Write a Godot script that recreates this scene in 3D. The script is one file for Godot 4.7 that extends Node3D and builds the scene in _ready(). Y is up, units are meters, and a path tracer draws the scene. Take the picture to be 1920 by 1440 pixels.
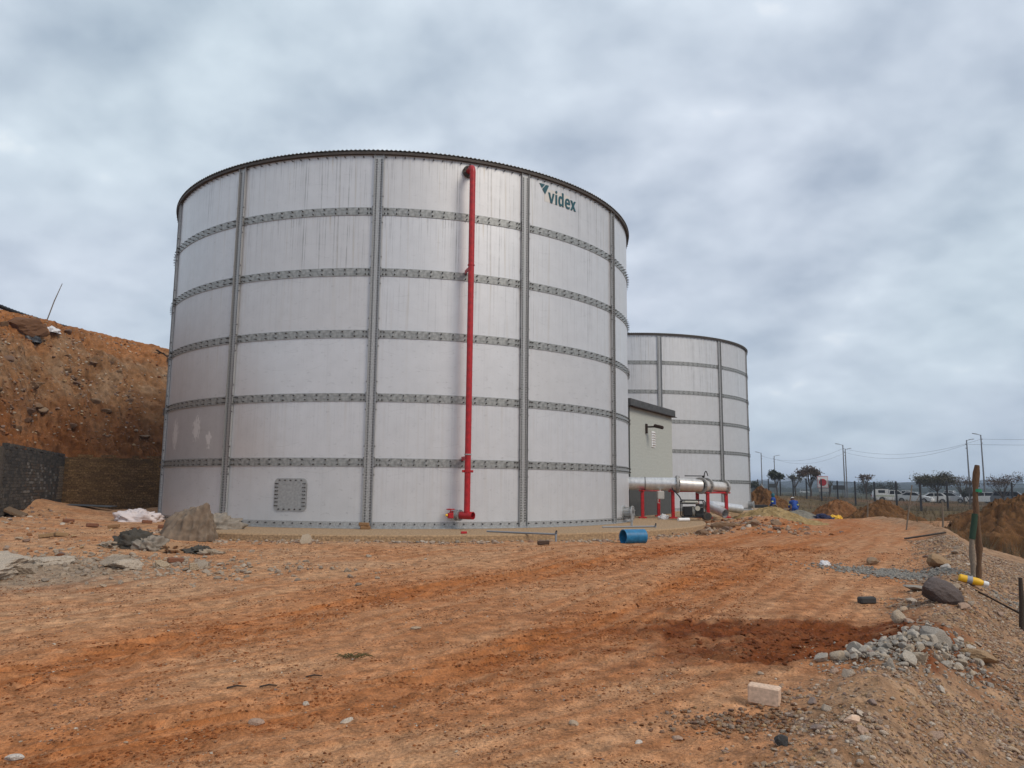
extends Node3D
# Two bolted steel water tanks on a red-earth building site under an overcast sky.

# ------------------------------------------------------------------ geometry helper
class Geo:
	var v := PackedVector3Array()
	var n := PackedVector3Array()
	var uv := PackedVector2Array()
	var c := PackedColorArray()
	var i := PackedInt32Array()
	var col := Color.WHITE

	func vert(p: Vector3, nn: Vector3, t := Vector2.ZERO) -> int:
		v.append(p); n.append(nn); uv.append(t); c.append(col)
		return v.size() - 1

	func tri(a: int, b: int, d: int) -> void:
		var g := (v[d] - v[a]).cross(v[b] - v[a])
		if g.dot(n[a] + n[b] + n[d]) < 0.0:
			i.append(a); i.append(d); i.append(b)
		else:
			i.append(a); i.append(b); i.append(d)

	func quad(a: int, b: int, d: int, e: int) -> void:
		tri(a, b, d); tri(a, d, e)

	func face(pts: Array, nn := Vector3.ZERO, tuv := []) -> void:
		var m := nn
		if m == Vector3.ZERO:
			m = (pts[2] - pts[0]).cross(pts[1] - pts[0]).normalized()
		var first := v.size()
		for k in pts.size():
			vert(pts[k], m, tuv[k] if tuv else Vector2(0, 0))
		for k in range(1, pts.size() - 1):
			tri(first, first + k, first + k + 1)

	func box(x: Transform3D, s: Vector3) -> void:
		var h := s * 0.5
		for ax in 3:
			for sg in [-1.0, 1.0]:
				var nn := Vector3.ZERO
				nn[ax] = sg
				var u := (ax + 1) % 3
				var w := (ax + 2) % 3
				var pts := []
				var ts := []
				for q in [[-1, -1], [1, -1], [1, 1], [-1, 1]]:
					var p := Vector3.ZERO
					p[ax] = sg * h[ax]; p[u] = q[0] * h[u]; p[w] = q[1] * h[w]
					pts.append(x * p)
					ts.append(Vector2((q[0] + 1) * 0.5, (q[1] + 1) * 0.5))
				face(pts, (x.basis * nn).normalized(), ts)

	# box with chamfered edges
	func bbox(x: Transform3D, s: Vector3, b: float) -> void:
		var h := s * 0.5
		var k := h - Vector3(b, b, b)
		for ax in 3:
			var u := (ax + 1) % 3
			var w := (ax + 2) % 3
			for sg in [-1.0, 1.0]:
				var nn := Vector3.ZERO
				nn[ax] = sg
				var pts := []
				for q in [[-1, -1], [1, -1], [1, 1], [-1, 1]]:
					var p := Vector3.ZERO
					p[ax] = sg * h[ax]; p[u] = q[0] * k[u]; p[w] = q[1] * k[w]
					pts.append(x * p)
				face(pts, (x.basis * nn).normalized())
				for sh in [-1.0, 1.0]:
					var m := Vector3.ZERO
					m[ax] = sg; m[u] = sh
					var e := []
					for q in [[0, -1], [0, 1], [1, 1], [1, -1]]:
						var p := Vector3.ZERO
						if q[0] == 0:
							p[ax] = sg * h[ax]; p[u] = sh * k[u]
						else:
							p[ax] = sg * k[ax]; p[u] = sh * h[u]
						p[w] = q[1] * k[w]
						e.append(x * p)
					face(e, (x.basis * m).normalized())
		for sx in [-1.0, 1.0]:
			for sy in [-1.0, 1.0]:
				for sz in [-1.0, 1.0]:
					var s3 := Vector3(sx, sy, sz)
					face([x * Vector3(sx * h.x, sy * k.y, sz * k.z), x * Vector3(sx * k.x, sy * h.y, sz * k.z), x * Vector3(sx * k.x, sy * k.y, sz * h.z)], (x.basis * s3).normalized())

	func tube(pts: Array, rad, sides := 12, caps := true) -> void:
		var m := pts.size()
		var t0: Vector3 = (pts[1] - pts[0]).normalized()
		var up := Vector3.UP if absf(t0.y) < 0.9 else Vector3.RIGHT
		var a: Vector3 = t0.cross(up).normalized()
		var first := v.size()
		for k in m:
			var t: Vector3 = (pts[mini(k + 1, m - 1)] - pts[maxi(k - 1, 0)]).normalized()
			a = (a - t * a.dot(t)).normalized()
			var b := t.cross(a)
			var r: float = rad[k] if rad is Array else rad
			for q in sides + 1:
				var w := TAU * q / sides
				var d := a * cos(w) + b * sin(w)
				vert(pts[k] + d * r, d, Vector2(float(q) / sides, float(k) / (m - 1)))
		for k in m - 1:
			for q in sides:
				var o := first + k * (sides + 1) + q
				quad(o, o + 1, o + sides + 2, o + sides + 1)
		if caps:
			for k: int in [0, m - 1]:
				var r: float = rad[k] if rad is Array else rad
				if r < 0.0005:
					continue
				var t: Vector3 = (pts[0] - pts[1]).normalized() if k == 0 else (pts[m - 1] - pts[m - 2]).normalized()
				var o := first + k * (sides + 1)
				var f := v.size()
				for q in sides:
					vert(v[o + q], t)
				for q in range(1, sides - 1):
					tri(f, f + q, f + q + 1)

	# profile of (radius, height) turned about the local y axis, one normal per segment
	func lathe(x: Transform3D, prof: Array, sides := 16, smooth := false) -> void:
		for k in prof.size() - 1:
			var p: Vector2 = prof[k]
			var q: Vector2 = prof[k + 1]
			var d := (q - p).normalized()
			var nr := Vector2(d.y, -d.x)
			var first := v.size()
			for s in sides + 1:
				var w := TAU * s / sides
				var e := Vector3(sin(w), 0, cos(w))
				var nn := (x.basis * (e * nr.x + Vector3.UP * nr.y)).normalized()
				var n0 := nn
				var n1 := nn
				if smooth:
					if k > 0:
						var dd: Vector2 = (q - prof[k - 1]).normalized()
						n0 = (x.basis * (e * dd.y - Vector3.UP * dd.x)).normalized()
					if k < prof.size() - 2:
						var dd: Vector2 = (prof[k + 2] - p).normalized()
						n1 = (x.basis * (e * dd.y - Vector3.UP * dd.x)).normalized()
				vert(x * (e * p.x + Vector3.UP * p.y), n0, Vector2(float(s) / sides, float(k) / prof.size()))
				vert(x * (e * q.x + Vector3.UP * q.y), n1, Vector2(float(s) / sides, float(k + 1) / prof.size()))
			for s in sides:
				var o := first + s * 2
				quad(o, o + 2, o + 3, o + 1)

	# side outline (x, y) extruded along z; half width may change with height
	func prism(poly: Array, half: Callable, x := Transform3D.IDENTITY) -> void:
		var pk := PackedVector2Array(poly)
		var ix := Geometry2D.triangulate_polygon(pk)
		for sg in [-1.0, 1.0]:
			var f := v.size()
			for p in poly:
				vert(x * Vector3(p.x, p.y, sg * half.call(p)), (x.basis * Vector3(0, 0, sg)).normalized())
			for k in range(0, ix.size(), 3):
				tri(f + ix[k], f + ix[k + 1], f + ix[k + 2])
		var area := 0.0
		for k in poly.size():
			var p: Vector2 = poly[k]
			var q: Vector2 = poly[(k + 1) % poly.size()]
			area += p.x * q.y - q.x * p.y
		for k in poly.size():
			var p: Vector2 = poly[k]
			var q: Vector2 = poly[(k + 1) % poly.size()]
			var d := (q - p).normalized() * signf(area)
			face([x * Vector3(p.x, p.y, -half.call(p)), x * Vector3(q.x, q.y, -half.call(q)), x * Vector3(q.x, q.y, half.call(q)), x * Vector3(p.x, p.y, half.call(p))], (x.basis * Vector3(d.y, -d.x, 0)).normalized())

	func mesh() -> ArrayMesh:
		var a := []
		a.resize(Mesh.ARRAY_MAX)
		a[Mesh.ARRAY_VERTEX] = v; a[Mesh.ARRAY_NORMAL] = n; a[Mesh.ARRAY_TEX_UV] = uv; a[Mesh.ARRAY_COLOR] = c; a[Mesh.ARRAY_INDEX] = i
		var m := ArrayMesh.new()
		m.add_surface_from_arrays(Mesh.PRIMITIVE_TRIANGLES, a)
		return m

# ------------------------------------------------------------------ scene helpers
var M := {}
var used := {}
var rng := RandomNumberGenerator.new()

func numbered(called: String) -> String:
	var k: int = used.get(called, 0)
	used[called] = k + 1
	return called if k == 0 else "%s_%03d" % [called, k]

func tag(o, label := "", category := "", group := "", kind := ""):
	if label: o.set_meta("label", label)
	if category: o.set_meta("category", category)
	if group: o.set_meta("group", group)
	if kind: o.set_meta("kind", kind)
	return o

# a Node3D at a thing's base, whose children are its parts
func thing(called: String, label: String, category: String, at := Vector3.ZERO, turn := 0.0, group := ""):
	var o := Node3D.new()
	o.name = numbered(called)
	add_child(o)
	o.position = at
	o.rotation.y = turn
	return tag(o, label, category, group)

func put(called: String, shape, mat: Material, parent = null, x := Transform3D.IDENTITY):
	var o := MeshInstance3D.new()
	o.mesh = shape.mesh() if shape is Geo else shape
	o.material_override = mat
	o.transform = x
	if parent == null:
		o.name = numbered(called)
		add_child(o)
	else:
		o.name = called
		parent.add_child(o, true)
	return o

# a thing that is one mesh
func solo(called: String, shape, mat: Material, label: String, category: String, x := Transform3D.IDENTITY, group := ""):
	return tag(put(called, shape, mat, null, x), label, category, group)

func copies(called: String, m: Mesh, mat: Material, xs: Array, parent, cols := []):
	var mm := MultiMesh.new()
	mm.transform_format = MultiMesh.TRANSFORM_3D
	mm.use_colors = cols.size() > 0
	mm.mesh = m
	mm.instance_count = xs.size()
	for k in xs.size():
		mm.set_instance_transform(k, xs[k])
		if cols:
			mm.set_instance_color(k, cols[k])
	var o := MultiMeshInstance3D.new()
	o.multimesh = mm
	o.material_override = mat
	o.name = called
	parent.add_child(o, true)
	return o

func T(p: Vector3, yaw := 0.0, pitch := 0.0, roll := 0.0) -> Transform3D:
	return Transform3D(Basis.from_euler(Vector3(pitch, yaw, roll)), p)

func lin(r: float, g: float, b: float) -> Color:
	return Color(r, g, b).linear_to_srgb()

func mat(col: Color, rough := 0.8, metal := 0.0) -> StandardMaterial3D:
	var m := StandardMaterial3D.new()
	m.albedo_color = col
	m.roughness = rough
	m.metallic = metal
	return m

func noise(seed_: int, freq: float, oct := 4, ridged := false) -> FastNoiseLite:
	var f := FastNoiseLite.new()
	f.seed = seed_
	f.noise_type = FastNoiseLite.TYPE_SIMPLEX_SMOOTH
	f.frequency = freq
	f.fractal_type = FastNoiseLite.FRACTAL_RIDGED if ridged else FastNoiseLite.FRACTAL_FBM
	f.fractal_octaves = oct
	return f

func noise_tex(seed_: int, freq: float, oct: int, lo: float, hi: float, size := 512) -> NoiseTexture2D:
	var t := NoiseTexture2D.new()
	t.width = size; t.height = size
	t.seamless = true
	t.noise = noise(seed_, freq, oct)
	t.noise.noise_type = FastNoiseLite.TYPE_PERLIN
	var g := Gradient.new()
	g.set_color(0, Color(lo, lo, lo)); g.set_color(1, Color(hi, hi, hi))
	t.color_ramp = g
	return t

# grain of colour and relief in world space over a plain colour
func grainy(m: StandardMaterial3D, tex: Texture2D, per_metre: float, relief := 0.0, relief_tex: Texture2D = null, world := true) -> StandardMaterial3D:
	m.albedo_texture = tex
	m.uv1_triplanar = true
	m.uv1_world_triplanar = world
	m.uv1_scale = Vector3.ONE * per_metre
	if relief > 0.0:
		m.heightmap_enabled = true
		m.heightmap_scale = relief
		m.heightmap_texture = relief_tex if relief_tex else tex
	return m

# ------------------------------------------------------------------ the lie of the land
var n_big := noise(11, 0.11, 3)
var n_mid := noise(12, 0.9, 4)
var n_fine := noise(13, 6.0, 3)
var n_grit := noise(14, 17.0, 2)
var n_patch := noise(15, 0.45, 4)
var n_streak := noise(16, 1.0, 4)
var n_clod := noise(17, 2.6, 4, true)

func along(z: float, tab: Array) -> float:     # x of a line that runs away from the camera, by z
	if z >= tab[0].y: return tab[0].x + (z - tab[0].y) * (tab[1].x - tab[0].x) / (tab[1].y - tab[0].y)
	for k in range(1, tab.size()):
		if z >= tab[k].y:
			var t: float = (z - tab[k - 1].y) / (tab[k].y - tab[k - 1].y)
			return lerpf(tab[k - 1].x, tab[k].x, t)
	var q: int = tab.size() - 1
	return tab[q].x + (z - tab[q].y) * (tab[q].x - tab[q - 1].x) / (tab[q].y - tab[q - 1].y)

var CREST := [Vector2(1.05, -3.0), Vector2(1.75, -4.3), Vector2(2.45, -5.26), Vector2(3.2, -6.3), Vector2(4.25, -7.65), Vector2(5.85, -10.15), Vector2(7.7, -13.5), Vector2(10.9, -19.4), Vector2(13.6, -27.0), Vector2(14.4, -31.0)]
var TRACK_A := [Vector2(-5.2, -3.0), Vector2(-3.62, -5.65), Vector2(-2.55, -7.57), Vector2(-1.04, -9.77), Vector2(1.64, -12.4), Vector2(4.47, -16.5), Vector2(7.7, -21.4), Vector2(10.5, -27.0)]
var TRACK_B := [Vector2(-3.6, -3.0), Vector2(-2.5, -4.2), Vector2(-1.2, -5.2), Vector2(-0.23, -6.18), Vector2(1.25, -8.25), Vector2(3.81, -12.5), Vector2(6.6, -17.0), Vector2(10.35, -23.4), Vector2(12.0, -28.0)]

func sstep(a: float, b: float, x: float) -> float:
	return smoothstep(a, b, x)

func rut(x: float, z: float, tab: Array, w: float) -> float:
	var d := (x - along(z, tab)) * 0.8
	return exp(-d * d / (w * w))

func patch(x: float, z: float) -> float:       # damp scoop of dark soil by the berm, 0..1
	var p := Vector2((x - 2.55 - 0.25 * (z + 7.1)) / 1.5, (z + 7.1) / 1.0)
	return 1.0 - sstep(0.55, 1.15, p.length() + 0.55 * n_mid.get_noise_2d(x * 1.3, z * 1.3))

func height(x: float, z: float) -> float:
	var y := 0.40 * clampf((-z - 3.5) / 10.5, 0.0, 1.0)
	var far := sstep(-29.5, -34.0, z + 0.12 * (x - 12.0)) * sstep(7.0, 10.0, x)
	y = lerpf(y, 0.12, far)
	var yard := (1.0 - sstep(-45.0, -70.0, z))
	y = lerpf(0.0 - 0.0035 * clampf(-z - 70.0, 0.0, 90.0), y, yard)
	y += 0.75 * sstep(-60.0, -88.0, z) * (1.0 - sstep(37.0, 50.0, x)) * sstep(10.0, 22.0, x)
	# the soft shoulder and the slope that falls away beyond it
	var e := x - along(z, CREST)
	var near := 1.0 - sstep(-28.0, -33.0, z)
	var lump := n_mid.get_noise_2d(x * 0.9, z * 0.9)
	y += near * (0.13 + 0.06 * lump) * exp(-pow((e + 0.05) / 0.42, 2.0))
	var fall := maxf(0.0, e - 0.15)
	y -= near * 1.25 * (1.0 - exp(-fall * 0.36)) 
	# ruts and lug prints
	var a := rut(x, z, TRACK_A, 0.55)
	var b := rut(x, z, TRACK_B, 0.62)
	var road := 1.0 - sstep(-0.9, -0.1, e)
	var close := 1.0 - sstep(-24.0, -30.0, z)
	y -= (0.028 * a + 0.03 * b) * road * close
	for q in [[a, TRACK_A], [b, TRACK_B]]:
		if q[0] > 0.25 and z > -18.0:
			var d := (x - along(z, q[1])) * 0.8
			var s := -z * 1.25 + absf(d) * 0.9 + 0.25 * n_mid.get_noise_2d(x, z)
			var lug: float = sstep(0.25, 0.85, sin(s * 19.0)) * sstep(0.08, 0.16, absf(d)) * (q[0] - 0.25)
			y += 0.055 * lug * sstep(-0.35, 0.15, n_patch.get_noise_2d(x * 1.7 + 40.0, z * 1.7)) * road
	if z > -24.0:
		y += 0.012 * n_streak.get_noise_2d((x - along(z, TRACK_B)) * 3.2 + 50.0, z * 0.3) * road
	# the scoop
	var p := patch(x, z)
	y -= 0.035 * p - 0.02 * sin(p * PI) - 0.04 * p * n_clod.get_noise_2d(x * 1.3, z * 1.3)
	# pit where the men work
	if z < -38.0 and z > -54.0:
		y -= 0.55 * exp(-(pow((x - 16.2) / 2.6, 2.0) + pow((z + 46.0) / 3.4, 2.0)))
	# spoil against the brick wall, rubble strip at the side of the yard
	if x < -4.0:
		y += 0.95 * exp(-(pow((x + 16.2) / 2.6, 2.0) + pow((z + 22.0) / 2.0, 2.0)))
		y += 0.16 * exp(-(pow((x + 7.0) / 2.0, 2.0) + pow((z + 11.2 + 0.1 * x) / 0.9, 2.0))) * (0.7 + 0.6 * lump)
		y += 0.10 * sstep(-8.0, -12.0, x) * sstep(-11.0, -14.0, z) * (1.0 + n_mid.get_noise_2d(x * 0.6, z * 0.6)) * yard
	if x > 4.6 and z < -19.0 and z > -32.0:
		var h1 := exp(-(pow((x - 7.8) / 1.0, 2.0) + pow((z + 23.9) / 1.5, 2.0)))
		y += 0.30 * h1 * (1.0 + 0.35 * lump) + 0.12 * exp(-(pow((x - 6.4) / 1.0, 2.0) + pow((z + 21.6) / 1.2, 2.0)))
	# unevenness at every scale
	y += 0.05 * n_big.get_noise_2d(x, z) * (1.0 if z > -60.0 else 4.0)
	if z > -60.0:
		y += 0.028 * n_patch.get_noise_2d(x, z) * (0.6 + sstep(-0.4, 0.4, e))
		if z > -34.0 and absf(x) < 24.0:
			var rough := 0.55 + 0.9 * sstep(-0.8, 0.1, e) * near + 0.8 * p
			y += 0.016 * lump * rough + 0.0095 * n_fine.get_noise_2d(x, z) * rough
			y += 0.028 * (n_clod.get_noise_2d(x, z) - 0.2) * sstep(0.0, 0.35, n_patch.get_noise_2d(x + 9.0, z - 5.0) + 0.15) * rough
			if z > -14.0:
				y += 0.0045 * n_grit.get_noise_2d(x, z) * rough
	return y

# keeps the earth a little below the slabs
func ground_y(x: float, z: float) -> float:
	var y := height(x, z)
	var over := 1.0 - sstep(-7.2, -5.6, x + 0.5 * n_mid.get_noise_2d(x, z))
	y += over * sstep(-11.5, -15.0, z) * (1.0 - sstep(-30.0, -36.0, z)) * 0.16
	var s1 := slab_in(x, z) * (1.0 - over)
	if s1 > 0.0:
		y = lerpf(y, minf(y, 0.30), clampf(s1 / 0.25, 0.0, 1.0))
	var s2 := 8.3 - Vector2(x - 6.57, z + 44.64).length()
	if s2 > 0.0:
		y = lerpf(y, minf(y, 0.15), clampf(s2 / 0.4, 0.0, 1.0))
	return y

func slab_in(x: float, z: float) -> float:
	var d := 9.2 - Vector2(x + 3.363, z + 24.236).length()
	# the pump stand east of the first tank
	var p := Vector2(x - 3.0, z + 27.0)
	var ax := Vector2(0.49, -0.872)
	var s := absf(p.dot(ax)) - 4.6
	var t := absf(p.dot(Vector2(0.872, 0.49))) - 3.55
	return maxf(d, -maxf(s, t))

func soil(x: float, z: float) -> Color:
	var e := x - along(z, CREST)
	var near := 1.0 - sstep(-28.0, -33.0, z)
	var pn := n_patch.get_noise_2d(x, z)
	var st := n_streak.get_noise_2d((x - along(z, TRACK_B)) * 1.5, z * 0.35)
	var c := Color(0.58, 0.275, 0.13)
	c = c.lerp(Color(0.65, 0.365, 0.195), clampf(0.35 + 1.6 * pn + 1.1 * st, 0.0, 1.0) * 0.75)
	var road_k := (1.0 - sstep(-1.2, -0.3, e)) * near * (1.0 - sstep(3.5, 6.0, along(z, TRACK_A) - x))
	var tr := maxf(rut(x, z, TRACK_A, 0.62), rut(x, z, TRACK_B, 0.62))
	c = c.lerp(Color(0.50, 0.175, 0.055), clampf(tr * (0.85 + 1.0 * st), 0.0, 1.0) * 0.92 * near)
	# pale dust of crushed stone in the yard before the tank
	var yard := sstep(1.2, 3.2, along(z, TRACK_A) - x) * near
	c = c.lerp(Color(0.61, 0.365, 0.21), yard * clampf(0.35 + 1.3 * n_streak.get_noise_2d(x * 0.3 + 30.0, z * 1.2), 0.0, 1.0) * 0.9)
	if x < -3.0:
		var g := exp(-(pow((x + 6.6) / 1.5, 2.0) + pow((z + 10.2) / 0.9, 2.0)))
		c = c.lerp(Color(0.36, 0.29, 0.215), clampf(1.6 * g + 0.8 * pn * g, 0.0, 1.0) * 0.85)
	# gravelly shoulder
	var sh := sstep(-0.75, 0.05, e + 0.35 * n_mid.get_noise_2d(x, z)) * near
	c = c.lerp(Color(0.37, 0.225, 0.13).lerp(Color(0.48, 0.315, 0.195), clampf(0.5 + 1.5 * n_mid.get_noise_2d(x * 2.0, z * 2.0), 0.0, 1.0)), sh * 0.9)
	c = c.lerp(Color(0.20, 0.10, 0.045), sstep(1.6, 3.0, e + 0.6 * pn) * near * sstep(-12.0, -16.0, z))
	var p := patch(x, z)
	var pd := clampf(p * (0.85 + 0.9 * n_mid.get_noise_2d(x * 0.7 + 3.0, z * 1.1) + 0.22 * (x - 2.5)) * 1.2 + 0.9 * n_mid.get_noise_2d(x * 1.2 + 7.0, z * 1.8) * sin(clampf(p, 0.0, 1.0) * PI), 0.0, 1.0)
	c = c.lerp(Color(0.185, 0.048, 0.013), pd * 0.96)
	# reddish scuffs around it
	var ring := exp(-(pow((x - 2.2) / 2.2, 2.0) + pow((z + 7.4) / 1.5, 2.0)))
	c = c.lerp(Color(0.27, 0.085, 0.028), clampf(ring * (0.3 + 2.2 * n_mid.get_noise_2d(x * 0.8, z * 2.2)), 0.0, 0.75))
	# dry land beyond the site
	var out := 1.0 - near * (1.0 - sstep(1.8, 4.5, e)) 
	if x > 6.0 and z < -28.0:
		var veld := Color(0.15, 0.095, 0.045).lerp(Color(0.20, 0.15, 0.075), clampf(0.5 + n_big.get_noise_2d(x * 1.5, z * 1.5), 0.0, 1.0))
		c = c.lerp(veld, sstep(-31.0, -36.0, z) * out)
		c = c.lerp(Color(0.34, 0.17, 0.085), sstep(0.1, 0.35, n_big.get_noise_2d(x * 0.8 + 70.0, z * 0.8)) * sstep(-60.0, -75.0, z) * 0.7)
	c = c.lerp(Color(0.12, 0.12, 0.07), sstep(-110.0, -220.0, z))
	var line_ := n_streak.get_noise_2d((x - along(z, TRACK_B)) * 3.2 + 50.0, z * 0.3) * road_k * (1.0 - patch(x, z))
	c = c.lerp(Color(0.44, 0.15, 0.045), clampf(line_ * 0.9, 0.0, 0.35)).lerp(Color(0.68, 0.40, 0.225), clampf(-line_ * 0.7, 0.0, 0.25))
	var m := 1.0 + 0.24 * n_fine.get_noise_2d(x * 0.7, z * 0.7) + 0.12 * n_mid.get_noise_2d(x * 1.7, z * 1.7)
	return Color(c.r * m, c.g * m, c.b * m)

func steps(list: Array) -> PackedFloat32Array:   # [from, to, step at from, step at to, ...]
	var out := PackedFloat32Array()
	for s in list:
		var a: float = s[0]
		while a < s[1] - 0.3 * s[3]:
			out.append(a)
			a += lerpf(s[2], s[3], clampf((a - s[0]) / (s[1] - s[0]), 0.0, 1.0))
	out.append(list[-1][1])
	return out

func sheet(xs: PackedFloat32Array, zs: PackedFloat32Array, hf: Callable, cf: Callable) -> ArrayMesh:
	var nx := xs.size()
	var nz := zs.size()
	var v := PackedVector3Array(); v.resize(nx * nz)
	var n := PackedVector3Array(); n.resize(nx * nz)
	var c := PackedColorArray(); c.resize(nx * nz)
	for j in nz:
		for k in nx:
			v[j * nx + k] = Vector3(xs[k], hf.call(xs[k], zs[j]), zs[j])
			c[j * nx + k] = cf.call(xs[k], zs[j])
	for j in nz:
		for k in nx:
			var dx := v[j * nx + mini(k + 1, nx - 1)] - v[j * nx + maxi(k - 1, 0)]
			var dz := v[mini(j + 1, nz - 1) * nx + k] - v[maxi(j - 1, 0) * nx + k]
			var m := dz.cross(dx).normalized()
			n[j * nx + k] = m if m.y > 0.0 else -m
	var ix := PackedInt32Array(); ix.resize((nx - 1) * (nz - 1) * 6)
	var q := 0
	for j in nz - 1:
		for k in nx - 1:
			var o := j * nx + k
			# zs run away from the camera (decreasing z); clockwise seen from above
			ix[q] = o; ix[q + 1] = o + nx; ix[q + 2] = o + nx + 1
			ix[q + 3] = o; ix[q + 4] = o + nx + 1; ix[q + 5] = o + 1
			q += 6
	var a := []
	a.resize(Mesh.ARRAY_MAX)
	a[Mesh.ARRAY_VERTEX] = v; a[Mesh.ARRAY_NORMAL] = n; a[Mesh.ARRAY_COLOR] = c; a[Mesh.ARRAY_INDEX] = ix
	var m := ArrayMesh.new()
	m.add_surface_from_arrays(Mesh.PRIMITIVE_TRIANGLES, a)
	return m

# ------------------------------------------------------------------ sky
func cloudy_sky() -> Sky:
	var W := 4096
	var H := 2048
	var im := Image.create(W, H, false, Image.FORMAT_RGBAF)
	var big := noise(21, 0.42, 4)
	var mid := noise(22, 1.5, 6)
	var thin := noise(23, 0.9, 6)
	var warp := noise(24, 0.7, 3)
	im.fill(Color(0.20, 0.16, 0.13))
	var base_rows := H / 2 + 6
	var tone := noise(25, 0.8, 2)
	var lump := noise(26, 0.9, 3)
	for j in base_rows:
		var up := (0.5 - (j + 0.5) / H) * PI
		var sy := maxf(sin(up), 0.0)
		var cy := cos(up)
		var k := 1.0 / (sy + 0.38)
		var hz := pow(1.0 - sy, 6.0)
		for q in W:
			var az := (q + 0.5) / W * TAU
			var px := sin(az) * cy * k
			var pz := cos(az) * cy * k
			var w := warp.get_noise_2d(px, pz) * 0.22
			var a := big.get_noise_2d(px * 2.0 + w + 3.0, pz * 2.0 - w)
			var b := mid.get_noise_2d(px * 2.2 + w * 1.5 + 5.0, pz * 2.3 - w)
			var t := thin.get_noise_2d(px * 6.0 - 11.0, pz * 6.4 + w)
			var d := 0.40 + 0.52 * a + 0.56 * b + 0.36 * t       # thickness of the cloud: 0 bright and thin, 1 dark
			d += 0.55 * (absf(lump.get_noise_2d(px * 2.6 + w, pz * 2.8 - w)) - 0.16)      # rounded lumps with paler edges
			d = clampf(lerpf(d, 0.50 + 0.30 * b + 0.2 * t, hz * 0.7), -0.35, 1.1)
			var c := Color(0.64, 0.72, 0.80).lerp(Color(0.385, 0.46, 0.555), clampf(d, 0.0, 1.0))
			c = c.lerp(Color(0.98, 1.0, 1.0), clampf(-d * 2.6, 0.0, 1.0) * 0.85)
			var l := tone.get_noise_2d(px + 20.0, pz)
			c = Color(c.r * (1.0 + 0.04 * l), c.g * (1.0 - 0.012 * l), c.b * (1.0 + 0.02 * l))
			c = c.lerp(Color(0.46, 0.54, 0.64), hz * 0.45)
			im.set_pixel(q, j, Color(c.r * 0.86, c.g * 0.86, c.b * 0.87))
	var s := Sky.new()
	var p := PanoramaSkyMaterial.new()
	p.panorama = ImageTexture.create_from_image(im)
	s.sky_material = p
	return s

# ------------------------------------------------------------------ materials
func panel_texture(seed_: int, streaks: float, scuffs: float, smear := false) -> ImageTexture:
	var W := 640
	var H := 256
	var im := Image.create(W, H, false, Image.FORMAT_RGB8)
	var a := noise(seed_, 0.012, 4)
	var b := noise(seed_ + 1, 0.05, 3)
	var c := noise(seed_ + 2, 0.11, 2)
	var d := noise(seed_ + 3, 0.25, 2)
	var r := RandomNumberGenerator.new()
	r.seed = seed_
	for y in H:
		var t := float(y) / H
		for x in W:
			var g := (0.86 if smear else 0.925) + 0.02 * a.get_noise_2d(x, y) + 0.012 * d.get_noise_2d(x, y)
			var s := maxf(0.0, c.get_noise_2d(x, y * 0.012) - 0.12) * (0.55 + 0.45 * b.get_noise_2d(x * 0.2, y * 0.4))
			s *= clampf(1.25 - t * 1.1 + b.get_noise_2d(x * 0.6, 3.0), 0.0, 1.0)
			g -= streaks * 0.55 * s
			var sc := maxf(0.0, b.get_noise_2d(x * 0.5 + 90.0, y * 1.2) - 0.42) * (0.5 + d.get_noise_2d(x, y))
			g -= scuffs * 0.5 * maxf(0.0, sc)
			var col := Color(g * 0.985, g * 0.985, g * 0.995)
			if streaks > 0.0:
				col = col.lerp(Color(0.72, 0.66, 0.58), clampf(streaks * 1.5 * maxf(0.0, c.get_noise_2d(x * 0.35 + 50.0, y * 0.01) - 0.30) * (1.0 - 0.6 * t), 0.0, 0.5))
			im.set_pixel(x, y, col)
	if smear:   # rubbed-off limewash
		for q in [[0.30, 0.50, 0.055, 0.26], [0.645, 0.42, 0.05, 0.2], [0.80, 0.62, 0.03, 0.13]]:
			for y in H:
				for x in W:
					var e := Vector2((float(x) / W - q[0]) / q[2], (float(y) / H - q[1]) / q[3]).length() + 0.8 * b.get_noise_2d(x * 1.6, y * 0.7)
					if e < 1.0:
						im.set_pixel(x, y, im.get_pixel(x, y).lerp(Color(1.0, 1.0, 1.0), 0.92 * smoothstep(1.0, 0.75, e)))
	# thin scratches
	for k in int(3 + scuffs * 6):
		var x0 := r.randf() * W
		var y0 := r.randf() * H
		var an := r.randf_range(-0.35, 0.35)
		var le := r.randf_range(20, 130)
		for s in int(le):
			var p := Vector2i(int(x0 + cos(an) * s), int(y0 + sin(an) * s + 3.0 * sin(s * 0.05)))
			if p.x >= 0 and p.x < W and p.y >= 0 and p.y < H:
				im.set_pixel(p.x, p.y, im.get_pixel(p.x, p.y).darkened(0.16 * r.randf()))
	return ImageTexture.create_from_image(im)

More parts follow.
